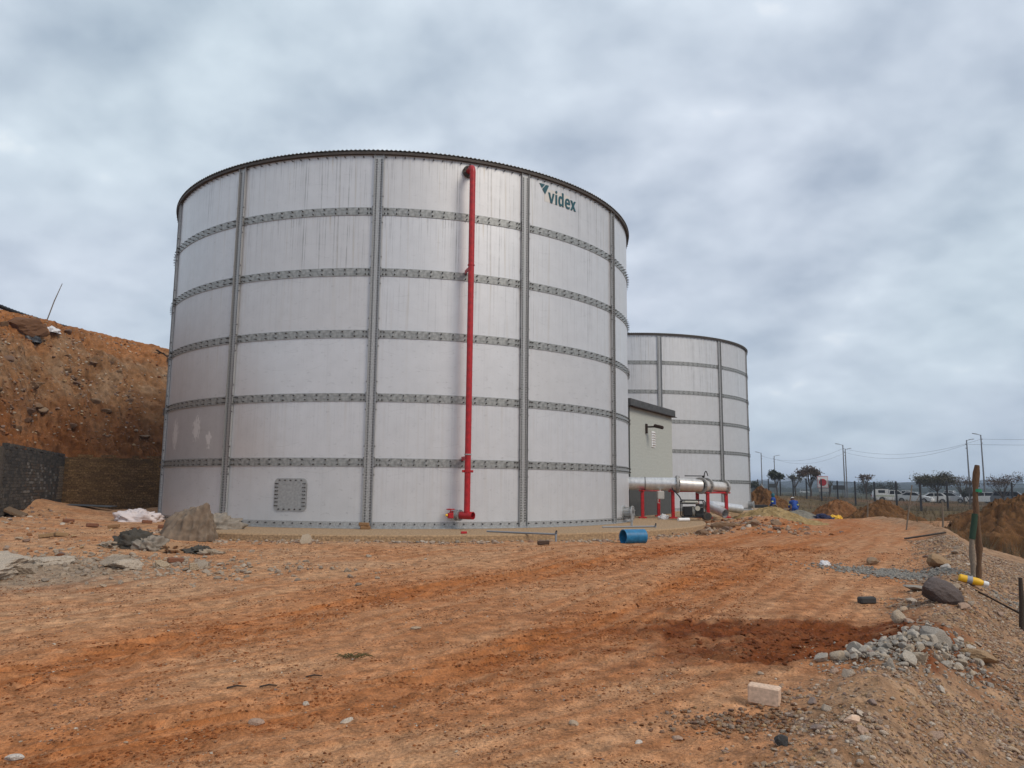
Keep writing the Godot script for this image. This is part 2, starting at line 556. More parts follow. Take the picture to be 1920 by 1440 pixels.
# packed earth: flaky patches, grains and specks; [colour, relief]
func soil_textures() -> Array:
	var S := 1024
	var layer := []
	for q in [[81, 0.012, 6, 0.62], [82, 0.07, 4, 0.6], [83, 0.3, 2, 0.5], [84, 0.03, 5, 0.65]]:
		var f := noise(q[0], q[1], q[2])
		f.noise_type = FastNoiseLite.TYPE_PERLIN
		f.fractal_gain = q[3]
		layer.append(f.get_seamless_image(S, S).get_data())
	var fc := noise(85, 0.05, 1)
	fc.noise_type = FastNoiseLite.TYPE_CELLULAR
	fc.cellular_return_type = FastNoiseLite.RETURN_CELL_VALUE
	fc.fractal_type = FastNoiseLite.FRACTAL_NONE
	fc.domain_warp_enabled = true
	fc.domain_warp_amplitude = 14.0
	fc.domain_warp_frequency = 0.02
	var chips: PackedByteArray = fc.get_seamless_image(S, S).get_data()
	var col := PackedByteArray()
	var rel := PackedByteArray()
	col.resize(S * S * 3)
	rel.resize(S * S)
	var l0: PackedByteArray = layer[0]
	var l1: PackedByteArray = layer[1]
	var l2: PackedByteArray = layer[2]
	var l3: PackedByteArray = layer[3]
	for k in S * S:
		var a := l0[k] / 255.0
		var b := l1[k] / 255.0
		var d := l2[k] / 255.0
		var e := l3[k] / 255.0
		var chip := smoothstep(0.78, 0.86, chips[k] / 255.0) * smoothstep(0.45, 0.7, e)
		var v := 0.82 + 0.42 * (a - 0.5) + 0.44 * (b - 0.5) + 0.36 * (d - 0.5) + 0.14 * chip
		var warm := 0.06 * (e - 0.5)
		col[k * 3] = int(clampf(v * (1.0 + warm), 0.0, 1.0) * 255.0)
		col[k * 3 + 1] = int(clampf(v, 0.0, 1.0) * 255.0)
		col[k * 3 + 2] = int(clampf(v * (1.0 - 1.4 * warm), 0.0, 1.0) * 255.0)
		rel[k] = int(clampf(0.5 * a + 0.30 * e + 0.14 * b + 0.05 * d + 0.14 * chip - 0.06, 0.0, 1.0) * 255.0)
	return [ImageTexture.create_from_image(Image.create_from_data(S, S, false, Image.FORMAT_RGB8, col)), ImageTexture.create_from_image(Image.create_from_data(S, S, false, Image.FORMAT_L8, rel))]

func make_materials() -> void:
	var grit := noise_tex(31, 0.06, 5, 0.55, 1.0)
	var grit_fine := noise_tex(32, 0.16, 4, 0.5, 1.0)
	var cloudy := noise_tex(33, 0.02, 4, 0.7, 1.0)
	M.relief = noise_tex(34, 0.09, 5, 0.0, 1.0)
	M.grit = grit
	M.grit_fine = grit_fine
	M.cloudy = cloudy
	var m := mat(Color.WHITE, 0.95)
	m.vertex_color_use_as_albedo = true
	m.metallic_specular = 0.25
	var st := soil_textures()
	M.soil = grainy(m, st[0], 0.62, 2.8, st[1])
	m = mat(Color.WHITE, 0.9)
	m.vertex_color_use_as_albedo = true
	m.metallic_specular = 0.3
	M.stone = grainy(m, grit, 5.0, 0.12, M.relief)
	M.panels = []
	var tones := [lin(0.735, 0.75, 0.755), lin(0.71, 0.725, 0.73), lin(0.76, 0.775, 0.78)]
	for q in [[41, 1.0, 0.4, false], [45, 0.55, 0.5, false], [49, 0.18, 0.7, false], [53, 0.1, 1.0, false], [57, 0.1, 0.8, true]]:
		var tex := panel_texture(q[0], q[1], q[2], q[3])
		var set_ := []
		for k in 3:
			var pm := mat(tones[k], [0.44, 0.50, 0.40][k], 0.45)
			pm.albedo_texture = tex
			pm.metallic_specular = 0.45
			set_.append(pm)
		M.panels.append(set_)
	M.galv = grainy(mat(lin(0.47, 0.485, 0.475), 0.45, 0.5), noise_tex(35, 0.016, 4, 0.6, 1.0), 1.6, 0.0, null, false)
	M.galv_light = grainy(mat(lin(0.55, 0.56, 0.56), 0.42, 0.5), noise_tex(35, 0.035, 4, 0.7, 1.0), 1.6, 0.0, null, false)
	M.bolt = mat(lin(0.065, 0.062, 0.06), 0.55, 0.4)
	M.rim = grainy(mat(lin(0.10, 0.085, 0.075), 0.7, 0.2), cloudy, 1.0, 0.0, null, false)
	M.roof = grainy(mat(lin(0.34, 0.33, 0.30), 0.55, 0.4), cloudy, 1.0, 0.0, null, false)
	M.concrete = grainy(mat(lin(0.58, 0.385, 0.215), 0.92), grit, 0.8, 0.5, M.relief)
	M.red = grainy(mat(lin(0.53, 0.012, 0.018), 0.40), noise_tex(36, 0.02, 5, 0.72, 1.0), 1.0, 0.0, null, false)
	M.logo = mat(lin(0.004, 0.075, 0.10), 0.5)
	M.logo_pale = mat(lin(0.02, 0.15, 0.18), 0.5)
	M.black = mat(lin(0.008, 0.008, 0.009), 0.6)
	M.yellow = mat(lin(0.75, 0.42, 0.01), 0.45)
	M.white = mat(lin(0.72, 0.72, 0.72), 0.5)
	M.decal = mat(lin(0.60, 0.585, 0.555), 0.5, 0.2)
	M.galv_cover = grainy(mat(lin(0.44, 0.45, 0.45), 0.42, 0.5), noise_tex(37, 0.03, 4, 0.8, 1.0), 1.2, 0.0, null, false)
	M.rocks = []
	for q in [lin(0.30, 0.18, 0.10), lin(0.40, 0.27, 0.17), lin(0.25, 0.15, 0.10), lin(0.24, 0.115, 0.055)]:
		M.rocks.append(grainy(mat(q, 0.95), grit, 3.0, 0.3, M.relief))
	M.rock_grey = []
	for q in [lin(0.60, 0.53, 0.44), lin(0.46, 0.41, 0.35), lin(0.70, 0.62, 0.52), lin(0.62, 0.50, 0.37)]:
		M.rock_grey.append(grainy(mat(q, 0.95), grit, 4.0, 0.2, M.relief))
	M.lump = []
	for q in [lin(0.62, 0.49, 0.36), lin(0.50, 0.40, 0.30), lin(0.68, 0.57, 0.45), lin(0.60, 0.46, 0.31)]:
		M.lump.append(grainy(mat(q, 0.95), grit, 2.5, 0.5, M.relief))
	M.bag_white = mat(lin(0.62, 0.62, 0.64), 0.45)
	M.bag_dark = mat(lin(0.05, 0.055, 0.065), 0.5)
	M.rust_dark = grainy(mat(lin(0.045, 0.022, 0.014), 0.85), grit, 1.0, 0.0, null, false)
	M.wood_grey = grainy(mat(lin(0.30, 0.24, 0.18), 0.85), grit, 3.0, 0.0, null, false)
	M.mortar = [grainy(mat(lin(0.11, 0.095, 0.08), 0.95), grit, 1.0), grainy(mat(lin(0.19, 0.12, 0.06), 0.95), grit, 1.0)]
	M.brick_dark = []
	for q in [lin(0.14, 0.13, 0.12), lin(0.20, 0.18, 0.155), lin(0.10, 0.095, 0.09), lin(0.22, 0.165, 0.12), lin(0.42, 0.40, 0.37)]:
		M.brick_dark.append(grainy(mat(q, 0.9), noise_tex(38, 0.05, 4, 0.25, 1.0), 1.3))
	M.brick_brown = []
	for q in [lin(0.44, 0.26, 0.11), lin(0.35, 0.205, 0.09), lin(0.52, 0.31, 0.14), lin(0.45, 0.36, 0.27)]:
		M.brick_brown.append(grainy(mat(q, 0.9), noise_tex(39, 0.04, 4, 0.3, 1.0), 1.1))
	M.plaster = grainy(mat(lin(0.475, 0.505, 0.475), 0.92), noise_tex(71, 0.05, 4, 0.82, 1.0), 0.7, 0.3, M.relief)
	M.plinth = grainy(mat(lin(0.075, 0.08, 0.08), 0.85), noise_tex(72, 0.03, 4, 0.8, 1.0), 0.7)
	M.fascia = grainy(mat(lin(0.10, 0.105, 0.11), 0.75), noise_tex(73, 0.02, 5, 0.55, 1.0), 0.6)
	M.pipe_silver = grainy(mat(lin(0.80, 0.80, 0.80), 0.36, 0.6), noise_tex(74, 0.02, 4, 0.8, 1.0), 1.0, 0.0, null, false)
	M.pipe_matt = grainy(mat(lin(0.74, 0.72, 0.69), 0.42, 0.5), noise_tex(74, 0.02, 4, 0.8, 1.0), 1.0, 0.0, null, false)
	M.pipe_flange = mat(lin(0.36, 0.35, 0.335), 0.5, 0.5)
	M.box_grey = mat(lin(0.42, 0.41, 0.38), 0.5)
	M.cream = mat(lin(0.45, 0.44, 0.38), 0.5)
	M.engine = mat(lin(0.05, 0.048, 0.045), 0.5, 0.4)
	M.rubber = mat(lin(0.06, 0.05, 0.04), 0.85)
	M.blue_pipe = grainy(mat(lin(0.012, 0.19, 0.40), 0.42), noise_tex(75, 0.02, 4, 0.75, 1.0), 1.4, 0.0, null, false)
	M.conduit = mat(lin(0.22, 0.23, 0.25), 0.5)
	M.brick_loose = []
	for q in [lin(0.48, 0.30, 0.15), lin(0.33, 0.14, 0.075), lin(0.43, 0.24, 0.11), lin(0.12, 0.07, 0.045)]:
		M.brick_loose.append(grainy(mat(q, 0.92), grit, 4.0, 0.12, M.relief))
	M.brick_pale = grainy(mat(lin(0.88, 0.63, 0.46), 0.9), noise_tex(78, 0.03, 5, 0.7, 1.0), 3.0, 0.1, M.relief)
	M.tarp = mat(lin(0.30, 0.235, 0.17), 0.75)
	M.tarp_grey = grainy(mat(lin(0.34, 0.29, 0.235), 0.75), cloudy, 1.5, 0.0, null, false)
	M.tarp_big = grainy(mat(lin(0.27, 0.20, 0.14), 0.8), noise_tex(79, 0.02, 5, 0.6, 1.0), 0.9, 0.0, null, false)
	M.bag_pink = mat(lin(0.60, 0.53, 0.52), 0.5)
	M.rag_dark = grainy(mat(lin(0.10, 0.085, 0.065), 0.85), grit, 4.0, 0.0, null, false)
	M.rag_orange = mat(lin(0.33, 0.19, 0.10), 0.85)
	M.rock_white = grainy(mat(lin(0.80, 0.72, 0.64), 0.9), grit, 4.0, 0.12, M.relief)
	M.rock_dark = grainy(mat(lin(0.075, 0.075, 0.075), 0.9), grit, 4.0, 0.12, M.relief)
	M.rock_purple = grainy(mat(lin(0.20, 0.15, 0.135), 0.85), noise_tex(76, 0.08, 5, 0.35, 1.0), 3.0, 0.4, M.relief)
	M.rock_tan = grainy(mat(lin(0.48, 0.31, 0.17), 0.92), grit, 3.0, 0.2, M.relief)
	M.stones_warm = []
	for q in [lin(0.52, 0.41, 0.31), lin(0.64, 0.47, 0.32), lin(0.72, 0.60, 0.48), lin(0.58, 0.39, 0.28), lin(0.40, 0.29, 0.24)]:
		M.stones_warm.append(grainy(mat(q, 0.93), grit, 4.0, 0.15, M.relief))
	M.timber = grainy(mat(lin(0.22, 0.115, 0.055), 0.85), noise_tex(77, 0.05, 5, 0.45, 1.0), 3.0, 0.15, M.relief, false)
	M.timber.uv1_scale = Vector3(6.0, 0.9, 6.0)
	M.timber_grey = grainy(mat(lin(0.36, 0.29, 0.22), 0.85), noise_tex(77, 0.05, 5, 0.5, 1.0), 3.0, 0.15, M.relief, false)
	M.timber_grey.uv1_scale = Vector3(6.0, 0.9, 6.0)
	M.green_paint = grainy(mat(lin(0.02, 0.07, 0.035), 0.75), grit, 4.0, 0.0, null, false)
	M.green_tape = mat(lin(0.01, 0.22, 0.10), 0.5)
	M.wood_dark = grainy(mat(lin(0.075, 0.05, 0.035), 0.9), grit, 3.0, 0.0, null, false)
	M.wood_brown = grainy(mat(lin(0.26, 0.17, 0.10), 0.9), grit, 2.0, 0.0, null, false)
	M.label_grey = mat(lin(0.25, 0.27, 0.32), 0.5)
	M.dry_green = mat(lin(0.09, 0.075, 0.025), 0.9)
	M.people = mat(Color.WHITE, 0.85)
	M.people.vertex_color_use_as_albedo = true
	M.navy = mat(lin(0.012, 0.018, 0.06), 0.85)
	M.teal = mat(lin(0.02, 0.12, 0.16), 0.85)
	M.black_post = mat(lin(0.012, 0.012, 0.016), 0.55)
	M.pole_grey = mat(lin(0.16, 0.165, 0.175), 0.6)
	M.cable = mat(lin(0.10, 0.10, 0.11), 0.7)
	M.sign_red = mat(lin(0.52, 0.008, 0.02), 0.5)
	M.sign_pale = mat(lin(0.42, 0.41, 0.40), 0.6)
	M.sign_dark = mat(lin(0.055, 0.06, 0.06), 0.7)
	M.bark = mat(lin(0.085, 0.065, 0.05), 0.9)
	M.leaf_dark = mat(lin(0.040, 0.046, 0.028), 0.8)
	M.leaf_olive = mat(lin(0.085, 0.085, 0.055), 0.8)
	M.leaf_olive_dark = mat(lin(0.062, 0.055, 0.030), 0.8)
	M.leaf_brown = mat(lin(0.082, 0.052, 0.034), 0.8)
	M.dry_grass = mat(lin(0.13, 0.095, 0.05), 0.9)
	M.car_white = mat(lin(0.72, 0.73, 0.72), 0.28)
	M.car_silver = mat(lin(0.50, 0.52, 0.54), 0.3, 0.3)
	M.car_grey = mat(lin(0.20, 0.22, 0.24), 0.3, 0.3)
	M.car_glass = mat(lin(0.018, 0.022, 0.026), 0.08)
	M.tyre = mat(lin(0.02, 0.02, 0.02), 0.85)
	M.stripe = mat(lin(0.20, 0.26, 0.03), 0.5)
	M.far_green = mat(lin(0.045, 0.055, 0.036), 0.95)
	M.far_hill = mat(lin(0.06, 0.075, 0.06), 0.95)

# ------------------------------------------------------------------ land
func make_land() -> void:
	var xs := steps([[-900.0, -60.0, 160.0, 30.0], [-60.0, -22.0, 6.0, 0.5], [-22.0, -9.0, 0.3, 0.10], [-9.0, -3.2, 0.085, 0.045], [-3.2, 4.6, 0.032, 0.036], [4.6, 12.0, 0.04, 0.11], [12.0, 24.0, 0.12, 0.4], [24.0, 80.0, 0.8, 3.0], [80.0, 300.0, 5.0, 30.0], [300.0, 2400.0, 60.0, 300.0]])
	var zr := steps([[-80.0, -6.0, 20.0, 3.0], [-6.0, 2.6, 1.0, 0.3], [2.6, 3.4, 0.1, 0.028], [3.4, 9.0, 0.026, 0.04], [9.0, 16.0, 0.042, 0.085], [16.0, 30.0, 0.09, 0.16], [30.0, 60.0, 0.2, 0.6], [60.0, 130.0, 0.8, 4.0], [130.0, 500.0, 6.0, 40.0], [500.0, 3200.0, 80.0, 400.0]])
	var zs := PackedFloat32Array()
	for z in zr:
		zs.append(-z)
	print("ground grid ", xs.size(), " x ", zs.size())
	tag(put("ground", sheet(xs, zs, ground_y, soil), M.soil), "", "", "", "structure")
	# slabs
	var pts := PackedVector2Array()
	for k in 96:
		pts.append(Vector2(-3.363 + 9.2 * sin(TAU * k / 96.0), -24.236 + 9.2 * cos(TAU * k / 96.0)))
	var ax := Vector2(0.49, -0.872)
	var nx := Vector2(0.872, 0.49)
	var o := Vector2(3.0, -27.0)
	var rect := PackedVector2Array([o - ax * 4.6 - nx * 3.55, o - ax * 4.6 + nx * 3.55, o + ax * 4.6 + nx * 3.55, o + ax * 4.6 - nx * 3.55])
	var u := Geometry2D.merge_polygons(pts, rect)
	tag(put("concrete_slab", slab(u[0], 0.2, 0.55), M.concrete), "", "", "", "structure")
	var p2 := PackedVector2Array()
	for k in 48:
		p2.append(Vector2(6.574 + 8.3 * sin(TAU * k / 48.0), -44.636 + 8.3 * cos(TAU * k / 48.0)))
	tag(put("concrete_slab", slab(p2, -0.2, 0.40), M.concrete), "", "", "", "structure")

func slab(poly: PackedVector2Array, y0: float, y1: float) -> Geo:
	var g := Geo.new()
	var b := 0.025
	var inner := Geometry2D.offset_polygon(poly, -b)[0]
	var ix := Geometry2D.triangulate_polygon(inner)
	for p in inner:
		g.vert(Vector3(p.x, y1, p.y), Vector3.UP)
	for k in range(0, ix.size(), 3):
		g.tri(ix[k], ix[k + 1], ix[k + 2])
	# the shoulder follows the inner outline; sides drop from it
	var area := 0.0
	for k in inner.size():
		var p: Vector2 = inner[k]
		var q: Vector2 = inner[(k + 1) % inner.size()]
		area += p.x * q.y - q.x * p.y
	var sg := signf(area)
	for k in inner.size():
		var p: Vector2 = inner[k]
		var q: Vector2 = inner[(k + 1) % inner.size()]
		var d := (q - p).normalized() * sg
		var nn := Vector3(d.y, 0, -d.x)
		var off := nn * b
		var P := Vector3(p.x, y1, p.y)
		var R := Vector3(q.x, y1, q.y)
		var lo := Vector3(0, -b, 0)
		g.face([P, R, R + off + lo, P + off + lo], (nn + Vector3.UP).normalized())
		var dn := Vector3(0, y0 - y1, 0)
		g.face([P + off + lo, R + off + lo, R + off + dn, P + off + dn], nn)
	return g

# ------------------------------------------------------------------ tanks
const R := 7.0
const H := 8.82
const RINGS := 6

func cyl(a: float, r: float, y: float) -> Vector3:
	return Vector3(r * sin(a), y, r * cos(a))

# curved plate between two angles; thickness outward, with its edges
func curved(a0: float, a1: float, y0: float, y1: float, r: float, th: float, seg := 10) -> Geo:
	var g := Geo.new()
	for k in seg + 1:
		var t := float(k) / seg
		var a := lerpf(a0, a1, t)
		g.vert(cyl(a, r + th, y0), cyl(a, 1, 0), Vector2(t, 1))
		g.vert(cyl(a, r + th, y1), cyl(a, 1, 0), Vector2(t, 0))
	for k in seg:
		g.quad(k * 2, k * 2 + 2, k * 2 + 3, k * 2 + 1)
	if th > 0.0:
		for e in [[y0, -1.0], [y1, 1.0]]:
			var f := g.v.size()
			for k in seg + 1:
				var a := lerpf(a0, a1, float(k) / seg)
				g.vert(cyl(a, r, e[0]), Vector3(0, e[1], 0))
				g.vert(cyl(a, r + th, e[0]), Vector3(0, e[1], 0))
			for k in seg:
				g.quad(f + k * 2, f + k * 2 + 2, f + k * 2 + 3, f + k * 2 + 1)
		for e in [[a0, -1.0], [a1, 1.0]]:
			g.face([cyl(e[0], r, y0), cyl(e[0], r + th, y0), cyl(e[0], r + th, y1), cyl(e[0], r, y1)], cyl(e[0] + PI / 2 * e[1], 1, 0))
	return g

func radial(a: float, r: float, y: float, s := 1.0) -> Transform3D:
	return Transform3D(Basis(Vector3.UP, a).scaled(Vector3.ONE * s), cyl(a, r, y))

var bolt_mesh: ArrayMesh
var stud_mesh: ArrayMesh

func make_bolts() -> void:
	var g := Geo.new()
	g.lathe(Transform3D(Basis(Vector3.RIGHT, PI / 2), Vector3.ZERO), [Vector2(0.017, 0.0), Vector2(0.017, 0.014), Vector2(0.009, 0.014), Vector2(0.009, 0.058), Vector2(0.0, 0.06)], 6)
	bolt_mesh = g.mesh()
	g = Geo.new()
	g.lathe(Transform3D(Basis(Vector3.RIGHT, PI / 2), Vector3.ZERO), [Vector2(0.017, 0.0), Vector2(0.017, 0.012), Vector2(0.009, 0.012), Vector2(0.009, 0.02), Vector2(0.0, 0.022)], 6)
	stud_mesh = g.mesh()

func make_tank(label: String, at: Vector3, a0: float, seed_: int):
	var t = thing("water_tank", label, "water tank", at, 0.0, "bolted steel water tanks")
	var da := TAU / 12
	var rh := H / RINGS
	var r := RandomNumberGenerator.new()
	r.seed = seed_
	var pm := curved(0.0, da, 0.0, rh, R, 0.0, 10).mesh()
	var ge := 0.124 / R
	var bm := curved(ge, da - ge, -0.095, 0.095, R + 0.002, 0.012, 10).mesh()
	var cg := Geo.new()
	var ch := H - 0.06
	cg.box(T(Vector3(0, 0.03 + ch / 2, R + 0.010)), Vector3(0.20, ch, 0.014))
	for s in [-1.0, 1.0]:
		cg.box(T(Vector3(s * 0.1055, 0.03 + ch / 2, R + 0.030)), Vector3(0.010, ch, 0.054))
	var cm := cg.mesh()
	var bolts := []
	var studs := []
	for k in 12:
		var a := a0 + k * da
		var rot := Transform3D(Basis(Vector3.UP, a), Vector3.ZERO)
		for i in RINGS:
			var which: int
			var facing := absf(wrapf(a + da / 2 - 0.5, -PI, PI)) < 0.8
			if i == 5: which = 0 if facing else 1
			elif i == 4: which = [0, 1, 1][r.randi() % 3] if facing else [1, 2][r.randi() % 2]
			elif i == 3: which = [1, 2, 2][r.randi() % 3]
			else: which = [2, 3][r.randi() % 2]
			if seed_ == 1 and k == 0 and i == 1: which = 4
			put("panel", pm, M.panels[which][0 if which == 4 else r.randi() % 3], t, rot * T(Vector3(0, i * rh, 0)))
		put("column", cm, M.galv_light, t, rot)
		for i in range(1, RINGS):
			put("band", bm, M.galv, t, rot * T(Vector3(0, i * rh, 0)))
			var steps_ := 13
			for q in steps_:
				var b := a + ge + 0.006 + (da - 2 * ge - 0.012) * q / (steps_ - 1)
				for s in [-1.0, 1.0]:
					bolts.append(radial(b + r.randf_range(-0.0008, 0.0008), R + 0.014, i * rh + 0.052 * s))
			for s in [-1.0, 1.0]:
				for q in [-1.0, 1.0]:
					bolts.append(radial(a + q * (ge + 0.016), R + 0.014, i * rh + 0.052 * s))
			# short splice plate bolted over the joint of the column
			for q in [-1.0, 1.0]:
				for s in [-0.28, -0.1, 0.1, 0.36]:
					studs.append(Transform3D(Basis(Vector3.UP, a + q * PI / 2), cyl(a, R + 0.045, i * rh + s) + cyl(a + PI / 2, 0.110 * q, 0)))
		for q in 16:
			bolts.append(radial(a + ge + 0.004 + (da - 2 * ge - 0.008) * q / 15.0, R + 0.014, H - 0.13))
			bolts.append(radial(a + ge + 0.004 + (da - 2 * ge - 0.008) * q / 15.0, R + 0.016, 0.10))
		var m := int((H - 0.3) / 0.06)
		for q in m:
			for s in [-1.0, 1.0]:
				studs.append(radial(a, R + 0.016, 0.16 + q * 0.06) * T(Vector3(s * 0.055, 0, 0)))
		put("base_angle", curved(a + ge, a + da - ge, 0.012, 0.15, R + 0.002, 0.013, 10), M.galv_light, t)
	put("base_flange", ring(R - 0.05, R + 0.13, 0.002, 0.014), M.galv_light, t)
	tag(copies("bolts", bolt_mesh, M.bolt, bolts, t), "", "", "", "stuff")
	tag(copies("studs", stud_mesh, M.bolt, studs, t), "", "", "", "stuff")
	put("rim_angle", ring(R - 0.02, R + 0.075, H - 0.075, H - 0.012), M.rim, t)
	# corrugated roof: a shallow cone whose sheets overhang the rim
	var g := Geo.new()
	var waves := 420
	var per := 4
	var total := waves * per
	for k in total + 1:
		var a := TAU * k / total
		var w := sin(a * waves)
		for e in [[0.06, 0.55, 0.0], [R - 0.3, 0.06, 0.012], [R + 0.09, 0.0, 0.015], [R + 0.09, -0.010, 0.015]]:
			g.vert(cyl(a, e[0], H + e[1] + 0.02 + e[2] * w), Vector3.UP if e[1] >= 0.0 else cyl(a, 1, 0))
	for k in total:
		for e in 3:
			var b := k * 4 + e
			g.quad(b, b + 4, b + 5, b + 1)
	put("roof", g, M.roof, t)
	return t

func ring(r0: float, r1: float, y0: float, y1: float, seg := 96) -> Geo:
	var g := Geo.new()
	g.lathe(Transform3D.IDENTITY, [Vector2(r0, y0), Vector2(r1, y0), Vector2(r1, y1), Vector2(r0, y1)], seg)
	return g

func nozzle(t, a: float, y: float) -> void:
	var x := Transform3D(Basis(Vector3.UP, a) * Basis(Vector3.RIGHT, PI / 2), cyl(a, R, y))
	var g := Geo.new()
	g.lathe(x, [Vector2(0.2, 0.0), Vector2(0.2, 0.03), Vector2(0.125, 0.03), Vector2(0.125, 0.24), Vector2(0.2, 0.24), Vector2(0.2, 0.275), Vector2(0.105, 0.275), Vector2(0.105, 0.04), Vector2(0.0, 0.04)], 24)
	var nz = put("nozzle", g, M.galv_light, t)
	for k in 8:
		var w := TAU * (k + 0.5) / 8
		var b := Geo.new()
		b.tube([x * Vector3(0.165 * cos(w), -0.01, 0.165 * sin(w)), x * Vector3(0.165 * cos(w), 0.31, 0.165 * sin(w))], 0.011, 6)
		put("tie_rod", b, M.galv, nz)

func make_tanks() -> void:
	make_bolts()
	var t = make_tank("large galvanised water tank with red pipe and logo, nearer of the two", Vector3(-3.363, 0.55, -24.236), -1.0237, 1)
	var t2 = make_tank("smaller-looking galvanised water tank behind the pump house, farther of the two", Vector3(6.574, 0.40, -44.636), 0.1155, 2)
	nozzle(t, deg_to_rad(69.0), 0.26)
	nozzle(t2, deg_to_rad(62.0), 0.28)
	# manhole cover on the lowest ring
	var a := deg_to_rad(-13.5)
	var g := Geo.new()
	var w := 0.405
	var hh := 0.37
	var c := 0.11
	var poly := []
	for q in [[1, 1, 0], [-1, 1, 90], [-1, -1, 180], [1, -1, 270]]:
		for k in 6:
			var an := deg_to_rad(q[2] + 90.0 * k / 5)
			poly.append(Vector2(q[0] * (w - c) + c * cos(an), q[1] * (hh - c) + c * sin(an)))
	var f := g.v.size()
	var bend := func(p: Vector2, d: float) -> Vector3: return cyl(a + p.x / R, R + d, 0.73 + p.y)
	g.vert(bend.call(Vector2.ZERO, 0.016), cyl(a, 1, 0))
	for p in poly:
		g.vert(bend.call(p, 0.016), cyl(a + p.x / R, 1, 0))
	for k in poly.size():
		g.tri(f, f + 1 + k, f + 1 + (k + 1) % poly.size())
	for k in poly.size():
		var p: Vector2 = poly[k]
		var q: Vector2 = poly[(k + 1) % poly.size()]
		g.face([bend.call(p, 0.0), bend.call(q, 0.0), bend.call(q, 0.016), bend.call(p, 0.016)], (bend.call(p, 0.0) - bend.call(Vector2.ZERO, 0.0)).normalized())
	var cover = put("manhole_cover", g, M.galv_cover, t)
	var bl := []
	for k in 5:
		for s in [-1.0, 1.0]:
			bl.append(radial(a + (-0.27 + 0.135 * k) / R, R + 0.016, 0.73 + s * 0.325, 0.9))
	for k in 7:
		for s in [-1.0, 1.0]:
			bl.append(radial(a + s * 0.36 / R, R + 0.016, 0.73 - 0.25 + 0.083 * k, 0.9))
			bl.append(radial(a + s * 0.315 / R, R + 0.016, 0.73 - 0.25 + 0.083 * k, 0.7))
	tag(copies("cover_bolts", bolt_mesh, M.bolt, bl, cover), "", "", "", "stuff")
	make_logo(t)
	make_riser()

# text laid round the shell
func bent_text(txt: String, size: float, x0: float, y0: float, a: float, squeeze := 1.0) -> ArrayMesh:
	var tm := TextMesh.new()
	var font := SystemFont.new()
	font.font_names = PackedStringArray(["Droid Sans"])
	font.font_weight = 700
	tm.font = font
	tm.text = txt
	tm.font_size = 64
	tm.pixel_size = size / 64.0
	tm.depth = 0.012
	tm.curve_step = 2.0
	tm.horizontal_alignment = HORIZONTAL_ALIGNMENT_LEFT
	var s := tm.surface_get_arrays(0)
	var v: PackedVector3Array = s[Mesh.ARRAY_VERTEX]
	var n: PackedVector3Array = s[Mesh.ARRAY_NORMAL]
	for k in v.size():
		var b := a + (x0 + v[k].x * squeeze) / R
		v[k] = cyl(b, R + 0.007 + v[k].z, y0 + v[k].y)
		n[k] = Basis(Vector3.UP, b) * n[k]
	var o := []
	o.resize(Mesh.ARRAY_MAX)
	o[Mesh.ARRAY_VERTEX] = v; o[Mesh.ARRAY_NORMAL] = n; o[Mesh.ARRAY_INDEX] = s[Mesh.ARRAY_INDEX]
	var m := ArrayMesh.new()
	m.add_surface_from_arrays(Mesh.PRIMITIVE_TRIANGLES, o)
	return m

func make_logo(t) -> void:
	var a := deg_to_rad(36.3)
	put("faded_patch", curved(a + 0.0, a + 0.128, 8.17, 8.52, R + 0.0005, 0.0015, 6), M.decal, t)
	put("logo_lettering", bent_text("videx", 0.48, 0.12, 8.335, a, 0.82), M.logo, t)
	# the mark: a triangle standing on its point, split by a pale line
	var big := [Vector2(-0.165, 0.0), Vector2(0.02, 0.0), Vector2(0.0, -0.02), Vector2(-0.085, -0.115)]
	var small := [Vector2(0.045, 0.0), Vector2(0.145, 0.0), Vector2(0.02, -0.26), Vector2(-0.07, -0.135)]
	for q in [[big, M.logo], [small, M.logo]]:
		var g := Geo.new()
		var pts := []
		for p in q[0]:
			pts.append(cyl(a + p.x / R, R + 0.009, 8.615 + p.y))
		g.face(pts, cyl(a, 1, 0))
		for k in pts.size():
			var e: Vector3 = pts[k]
			var f: Vector3 = pts[(k + 1) % pts.size()]
			g.face([e, f, f - cyl(a, 0.009, 0), e - cyl(a, 0.009, 0)])
		put("logo_mark", g, q[1], t)

